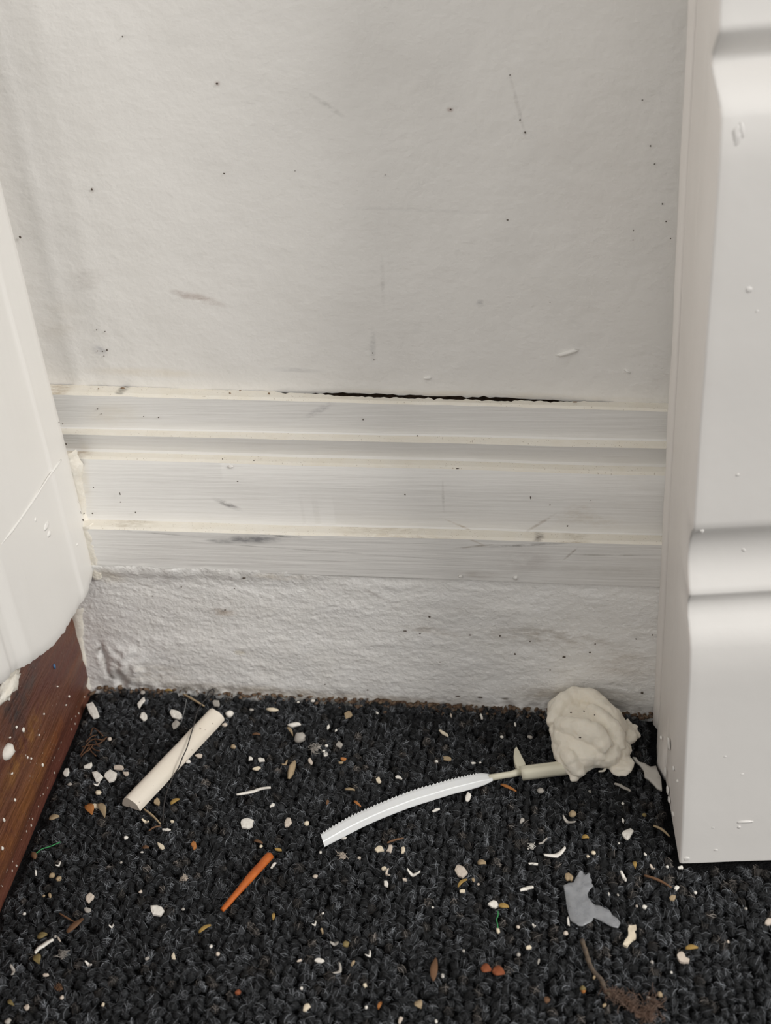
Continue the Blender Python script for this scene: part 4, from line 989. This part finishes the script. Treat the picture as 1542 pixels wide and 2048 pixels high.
strand('thread', [(72, 1707, .0006), (84, 1698, .0009), (100, 1693, .0009), (112, 1688, .0009), (121, 1684, .0007)], .00022, M['green'], 'green fibre beside the brown wood at the left', 'thread')
strand('thread', [(996, 1822, .0009), (996, 1831, .0012), (993, 1839, .001), (995, 1848, .001), (996, 1857, .0008)], .00018, M['green'], 'short green fibre hanging below the arched white chip', 'thread')
rt = empty('root_tangle', tuple(flo(185, 1487, 0)))
tag(rt, 'brown dry root tangle near the brown wood', 'root tangle')
o0 = np.array(rt.location)
for pts in [[(160, 1512), (168, 1498), (178, 1484), (190, 1478), (205, 1480), (214, 1474)], [(162, 1513), (172, 1502), (180, 1492)], [(176, 1488), (182, 1502), (192, 1512)], [(181, 1470), (186, 1456), (196, 1462), (206, 1472)],
            [(190, 1480), (196, 1492), (200, 1492)], [(164, 1494), (180, 1490), (196, 1488), (210, 1479)], [(172, 1484), (182, 1474), (194, 1470)], [(186, 1490), (178, 1500), (168, 1506)], [(182, 1494), (190, 1500), (199, 1502)]]:
    P = smooth_path([flo(x, y, .0012 + .0010*nz(x*.3, y*.3)) - o0 for x, y in pts], 5)
    V, F = tube(P, [.00030*(1+.3*nz(i*.7, pts[0][0])) for i in range(len(P))], 5); mesh_obj('rootlet', V, F, M['root'], rt)
# brown twig and lint, lower right
tw = empty('dusty_twig', tuple(flo(1210, 1960, 0))); o0 = np.array(tw.location)
tag(tw, 'dark dusty twig ending in brown lint at the lower right', 'twig')
P = smooth_path([flo(x, y, .0010) - o0 for x, y in [(1164, 1880), (1172, 1905), (1180, 1930), (1190, 1946), (1203, 1960), (1210, 1978), (1222, 1992)]], 6)
V, F = tube(P, [.00085*(1+.45*nz(i*.6, 4)) for i in range(len(P))], 6)
M['twig'] = mat('dusty_twig_bark', (.085, .07, .06), .9, .1, .7, 400, (.2, .15, .1)); mesh_obj('stem', V, F, M['twig'], tw)
M['lint'] = mat('brown_lint', (.12, .075, .055), .95, .1, .6, 300, (.22, .165, .135))
rg = random.Random(11); P = []
cl = [flo(x, y, .0008) - o0 for x, y in [(1215, 1985), (1232, 1994), (1250, 1998), (1262, 2008), (1280, 2024), (1298, 2030), (1310, 2010), (1300, 1992)]]
for i in range(230):
    a = rg.randrange(len(cl)-1); c = cl[a] + (cl[a+1]-cl[a])*rg.random() + np.array([rg.gauss(0, .0013), rg.gauss(0, .0016), abs(rg.gauss(.0004, .0007))])
    d = np.array([rg.gauss(0, 1), rg.gauss(0, 1), rg.gauss(0, .25)]); d = d/np.linalg.norm(d)*rg.uniform(.0012, .0028); b = np.array([rg.gauss(0, .0006), rg.gauss(0, .0006), abs(rg.gauss(0, .0004))])
    P.append(tube([c-d, c-d*.35+b, c+d*.35+b*.6, c+d], .00010, 3))
for i in range(26):
    a = rg.randrange(len(cl)-1); c = cl[a] + (cl[a+1]-cl[a])*rg.random() + np.array([rg.gauss(0, .0007), rg.gauss(0, .0008), 0])
    P.append(lump(c, (rg.uniform(.0006, .0016), rg.uniform(.0006, .0013), .0005), 2, .8, i*2.0, 2.0, rg.uniform(0, 3)))
V, F = join(P); mesh_obj('lint', V, F, M['lint'], tw)

# ------------------------------------------------ white stick
M['stick'] = mat('off_white_primed_wood', (.74, .68, .59), .5, .4, .35, 60, (.66, .58, .47), bumps=((300, .2, .0005, (1, 1, 1)),))
add_specks(M['stick'], 420, .2, (.25, .2, .15), .6)
def bar(e0, e1, sec, n=16, wob=.00015, taper=None, seed=0):
    """sweep a closed cross-section (side, up) between two points, with ends"""
    ax = e1-e0; d = ax/np.linalg.norm(ax); s = np.cross(d, [0, 0, 1.0]); s /= np.linalg.norm(s); V = []; F = []; k = len(sec)
    for i in range(n):
        t = i/(n-1); sc = taper(t) if taper else 1.0
        for j, (a, b) in enumerate(sec):
            end = (.0006*nz(j*1.3, i, seed) if i in (0, n-1) else 0)
            V.append(e0 + ax*t + d*end + s*(a*sc + wob*nz(t*5, j*.8, seed)) + np.array([0, 0, b*sc + wob*nz(t*6, j*.7, seed+5)]))
    for i in range(n-1):
        for j in range(k): F.append((i*k+j, i*k+(j+1) % k, (i+1)*k+(j+1) % k, (i+1)*k+j))
    F.append(tuple(range(k))); F.append(tuple((n-1)*k+j for j in range(k))); return V, F
sec = [(-.0046, 0), (-.0047, .0012), (-.0040, .0035), (-.0028, .0050), (-.0012, .0056), (.0002, .0054), (.0022, .0045), (.0038, .0032), (.0046, .0016), (.0046, 0)]
V, F = bar(flo(262, 1612, .0018), flo(432, 1432, .0018), [(a, b-.0014) for a, b in sec], 20)
st = obj_at('wooden_stick', V, F, M['stick']); tag(st, 'off white painted half round wooden stick lying on the carpet at the left', 'stick')
try: st.data.set_sharp_from_angle(angle=math.radians(40))
except Exception: pass

# orange splinter
M['orange'] = mat('orange_stained_wood', (.50, .125, .018), .55, .35, .7, 130, (.30, .06, .012), bumps=((900, .5, .0006, (1, 1, 1)),))
n = 10; sec = [(.0017*math.cos(2*math.pi*k/n), .0013+.0013*math.sin(2*math.pi*k/n)) for k in range(n)]
V, F = bar(flo(445, 1823, .0012), flo(541, 1716, .0012), sec, 22, .00025, lambda t: .55+.55*min(1, t*1.6), 3.0)
o = obj_at('wooden_splinter', V, F, M['orange']); tag(o, 'bright orange stained wooden splinter lying on the carpet', 'splinter')

# ------------------------------------------------ cable tie
tie = empty('cable_tie', tuple(flo(900, 1580, 0))); o0 = np.array(tie.location)
tag(tie, 'white plastic cable tie with a serrated strap, its clip end under the cream wad', 'cable tie')
M['tie'] = mat('white_nylon', (.78, .80, .81), .38, .45, .1, 60, sub=.1); M['clip'] = mat('yellowed_nylon', (.70, .67, .54), .4, .45, .3, 80, (.62, .58, .45))
up_e = [(641, 1668), (670, 1650), (700, 1633), (730, 1619), (760, 1606), (795, 1592), (830, 1579), (865, 1569), (900, 1559), (930, 1552), (955, 1547), (972, 1547), (984, 1550)]
lo_e = [(649, 1694), (676, 1680), (705, 1665), (733, 1651), (760, 1639), (795, 1625), (830, 1612), (865, 1601), (900, 1590), (930, 1582), (955, 1575), (972, 1569), (986, 1562)]
UE = smooth_path([(*p, 0) for p in up_e], 14); LE = smooth_path([(*p, 0) for p in lo_e], 14)
V = []; n = len(UE)
for i in range(n):
    a, b = UE[i], LE[i]
    d = (b-a); ln = np.linalg.norm(d); d /= ln
    tooth = (1.8 if i % 3 == 0 else -1.6 if i % 3 == 1 else 0) if i < n-30 else 0
    wob = .0009 + .0006*math.sin(i/n*3)
    for (f_, z, sh) in [(0, .0008, tooth), (0, .0017, tooth), (.16, .0021, 0), (.55, .0022, 0), (.62, .0019, 0), (.93, .0018, 0), (1, .0012, 0), (1, .0006, 0)]:
        q = a + d*(ln*f_ - sh); V.append(flo(q[0], q[1], z+wob) - o0)
k = 8; F = []
for i in range(n-1):
    for j in range(k): F.append((i*k+j, i*k+(j+1) % k, (i+1)*k+(j+1) % k, (i+1)*k+j))
F.append(tuple(range(k))); F.append(tuple((n-1)*k+j for j in range(k)))
s_ = fixn(mesh_obj('strap', V, F, M['tie'], tie, False)); 
V, F = tube([flo(x, y, .0022) - o0 for x, y in [(978, 1556), (1000, 1552), (1020, 1549), (1044, 1543)]], [.0015, .0014, .0014, .0017], 8)
fixn(mesh_obj('neck', V, F, M['clip'], tie))
# clip: long rounded housing with a lengthwise groove
sec = [(-.0034, 0), (-.0036, .0016), (-.0030, .0034), (-.0014, .0042), (-.0006, .0040), (.0004, .0046), (.0022, .0045), (.0032, .0036), (.0036, .0016), (.0034, 0)]
V, F = bar(flo(1042, 1548, .0022) - o0, flo(1168, 1532, .0022) - o0, [(a*.86, b-.0012) for a, b in sec], 14, .0001)
cl_ = fixn(mesh_obj('clip_housing', V, F, M['clip'], tie)); tag(cl_, 'yellowed ribbed clip end')
fin = [(1036, 1541), (1029, 1524), (1027, 1512), (1029, 1497), (1033, 1492), (1038, 1500), (1044, 1512), (1051, 1526), (1050, 1536), (1042, 1544)]
bm = bmesh.new(); vs = [bm.verts.new(flo(x, y, .0036) - o0) for x, y in fin]; f = bm.faces.new(vs)
ex = bmesh.ops.extrude_face_region(bm, geom=[f])
for v in [g for g in ex['geom'] if isinstance(g, bmesh.types.BMVert)]: v.co.z -= .0030
bmesh.ops.recalc_face_normals(bm, faces=bm.faces)
bmesh.ops.bevel(bm, geom=bm.edges[:], offset=.0003, segments=2, affect='EDGES')
me = bpy.data.meshes.new('fin'); bm.to_mesh(me); bm.free(); me.materials.append(M['clip'])
fo = bpy.data.objects.new('fin', me); COL.objects.link(fo); fo.parent = tie; tag(fo, 'pointed upright fin of the clip')

# ------------------------------------------------ cream wad (soft torn filler)
M['wad'] = mat('cream_soft_filler', (.85, .80, .70), .75, .25, .3, 120, (.78, .71, .59), sub=.15, bumps=((420, .35, .0008, (1, 1, 1)),))
wad = empty('filler_wad', tuple(flo(1180, 1480, 0))); o0 = np.array(wad.location)
tag(wad, 'cream torn wad of soft filler lying against the plaster strip by the post', 'wad')
def wl_(px, py, z, sx, sy, sz, rz, seed, rough=.22):
    return lump(flo(px, py, z) - o0, (sx, sy, sz), 3, rough, seed, 1.3, rz)
B = [wl_(1165, 1470, .0070, .0135, .0185, .0078, .15, 1, .1), wl_(1135, 1430, .0075, .0085, .0115, .0070, .3, 2, .1), wl_(1195, 1450, .0080, .0120, .0140, .0070, .5, 4, .1),
     wl_(1195, 1495, .0065, .0110, .0100, .0065, -.5, 5, .12), wl_(1140, 1500, .0050, .0070, .0130, .0050, .05, 6, .12), wl_(1150, 1530, .0036, .0046, .0065, .0034, .1, 7), wl_(1230, 1500, .0045, .0070, .0070, .0042, .6, 8),
     wl_(1240, 1470, .0042, .0070, .0065, .0036, -.4, 9), wl_(1262, 1472, .0030, .0048, .0026, .0018, .5, 10), wl_(1258, 1454, .0030, .0042, .0026, .0017, -.2, 14, .4), wl_(1242, 1530, .0025, .0055, .0060, .0021, .9, 11, .4), wl_(1146, 1549, .0016, .0020, .0034, .0013, .1, 12, .4), wl_(1175, 1518, .0040, .0080, .0055, .0036, 0, 15)]
# folded rolls lying over each other
for pts, r in [([(1108, 1450, .010), (1122, 1412, .0125), (1152, 1394, .0135), (1190, 1404, .0135), (1222, 1436, .0125), (1240, 1470, .009)], .0042),
               ([(1180, 1420, .014), (1206, 1440, .0150), (1226, 1462, .0125), (1240, 1500, .007)], .0036),
               ([(1116, 1450, .011), (1150, 1456, .0145), (1190, 1472, .0140), (1216, 1500, .0100)], .0046),
               ([(1122, 1500, .007), (1136, 1512, .0085), (1148, 1530, .0062), (1150, 1546, .003)], .0030)]:
    Q = smooth_path([flo(*p) - o0 for p in pts], 6)
    B.append(tube(Q, [r*(.55+.55*math.sin(math.pi*(.12+.76*k/(len(Q)-1))))*(1+.18*nz(k*.5, r*1e3)) for k in range(len(Q))], 12))
V, F = join(B)
wo = mesh_obj('wad_body', V, F, M['wad'], wad)
md = wo.modifiers.new('merge', 'REMESH'); md.mode = 'VOXEL'; md.voxel_size = .00042; md.use_smooth_shade = True
sm_ = wo.modifiers.new('smooth', 'SMOOTH'); sm_.iterations = 9; sm_.factor = .5
for nm, sz, stg in (('wad_folds', .007, .0021), ('wad_rough', .0028, .0005)):
    tx = bpy.data.textures.new(nm, 'CLOUDS'); tx.noise_scale = sz
    dm = wo.modifiers.new(nm, 'DISPLACE'); dm.texture = tx; dm.texture_coords = 'LOCAL'; dm.strength = stg; dm.mid_level = .4
P = []; rg = random.Random(2)
for i, pts in enumerate([[(1222, 1498, .009), (1218, 1515, .006), (1213, 1530, .003), (1208, 1541, .0015), (1197, 1543, .0012)], [(1252, 1440, .005), (1264, 1452, .003), (1274, 1462, .002), (1276, 1475, .0016)], [(1240, 1515, .004), (1252, 1520, .003), (1258, 1512, .003), (1250, 1505, .004)]]):
    Q = smooth_path([flo(*p) - o0 for p in pts], 5); P.append(tube(Q, [.0011*(1-.7*k/len(Q))*(1+.3*nz(k*.8, i)) for k in range(len(Q))], 6))
V, F = join(P); mesh_obj('torn_shreds', V, F, M['wad'], wad)
P = [lump(flo(px, py, z) - o0, (.0005, .0004, .0003), 1, .5, i) for i, (px, py, z) in enumerate([(1142, 1425, .0158), (1168, 1422, .0165), (1192, 1420, .0165), (1198, 1425, .0165), (1190, 1430, .017), (1226, 1441, .015), (1160, 1475, .0175), (1207, 1465, .0165)])]
# (tiny grit caught in the wad)
V, F = join(P); tag(mesh_obj('grit', V, F, M['speck'], wad), kind='stuff')

# torn caulk flap at the foot of the post
M['flap'] = mat('torn_caulk', (.46, .44, .41), .55, .35, .4, 200, (.56, .53, .48))
pts = [(1265, 1517), (1272, 1518), (1279, 1527), (1290, 1530), (1300, 1536), (1312, 1535), (1322, 1560), (1324, 1582), (1314, 1578), (1305, 1568), (1296, 1560), (1289, 1556), (1288, 1544), (1280, 1533), (1272, 1526)]
fp = px_plate('caulk_flap', pts, M['flap'], 'torn grey caulk flap sticking out from the foot of the post', 'caulk', .0012, .0016, True, None)
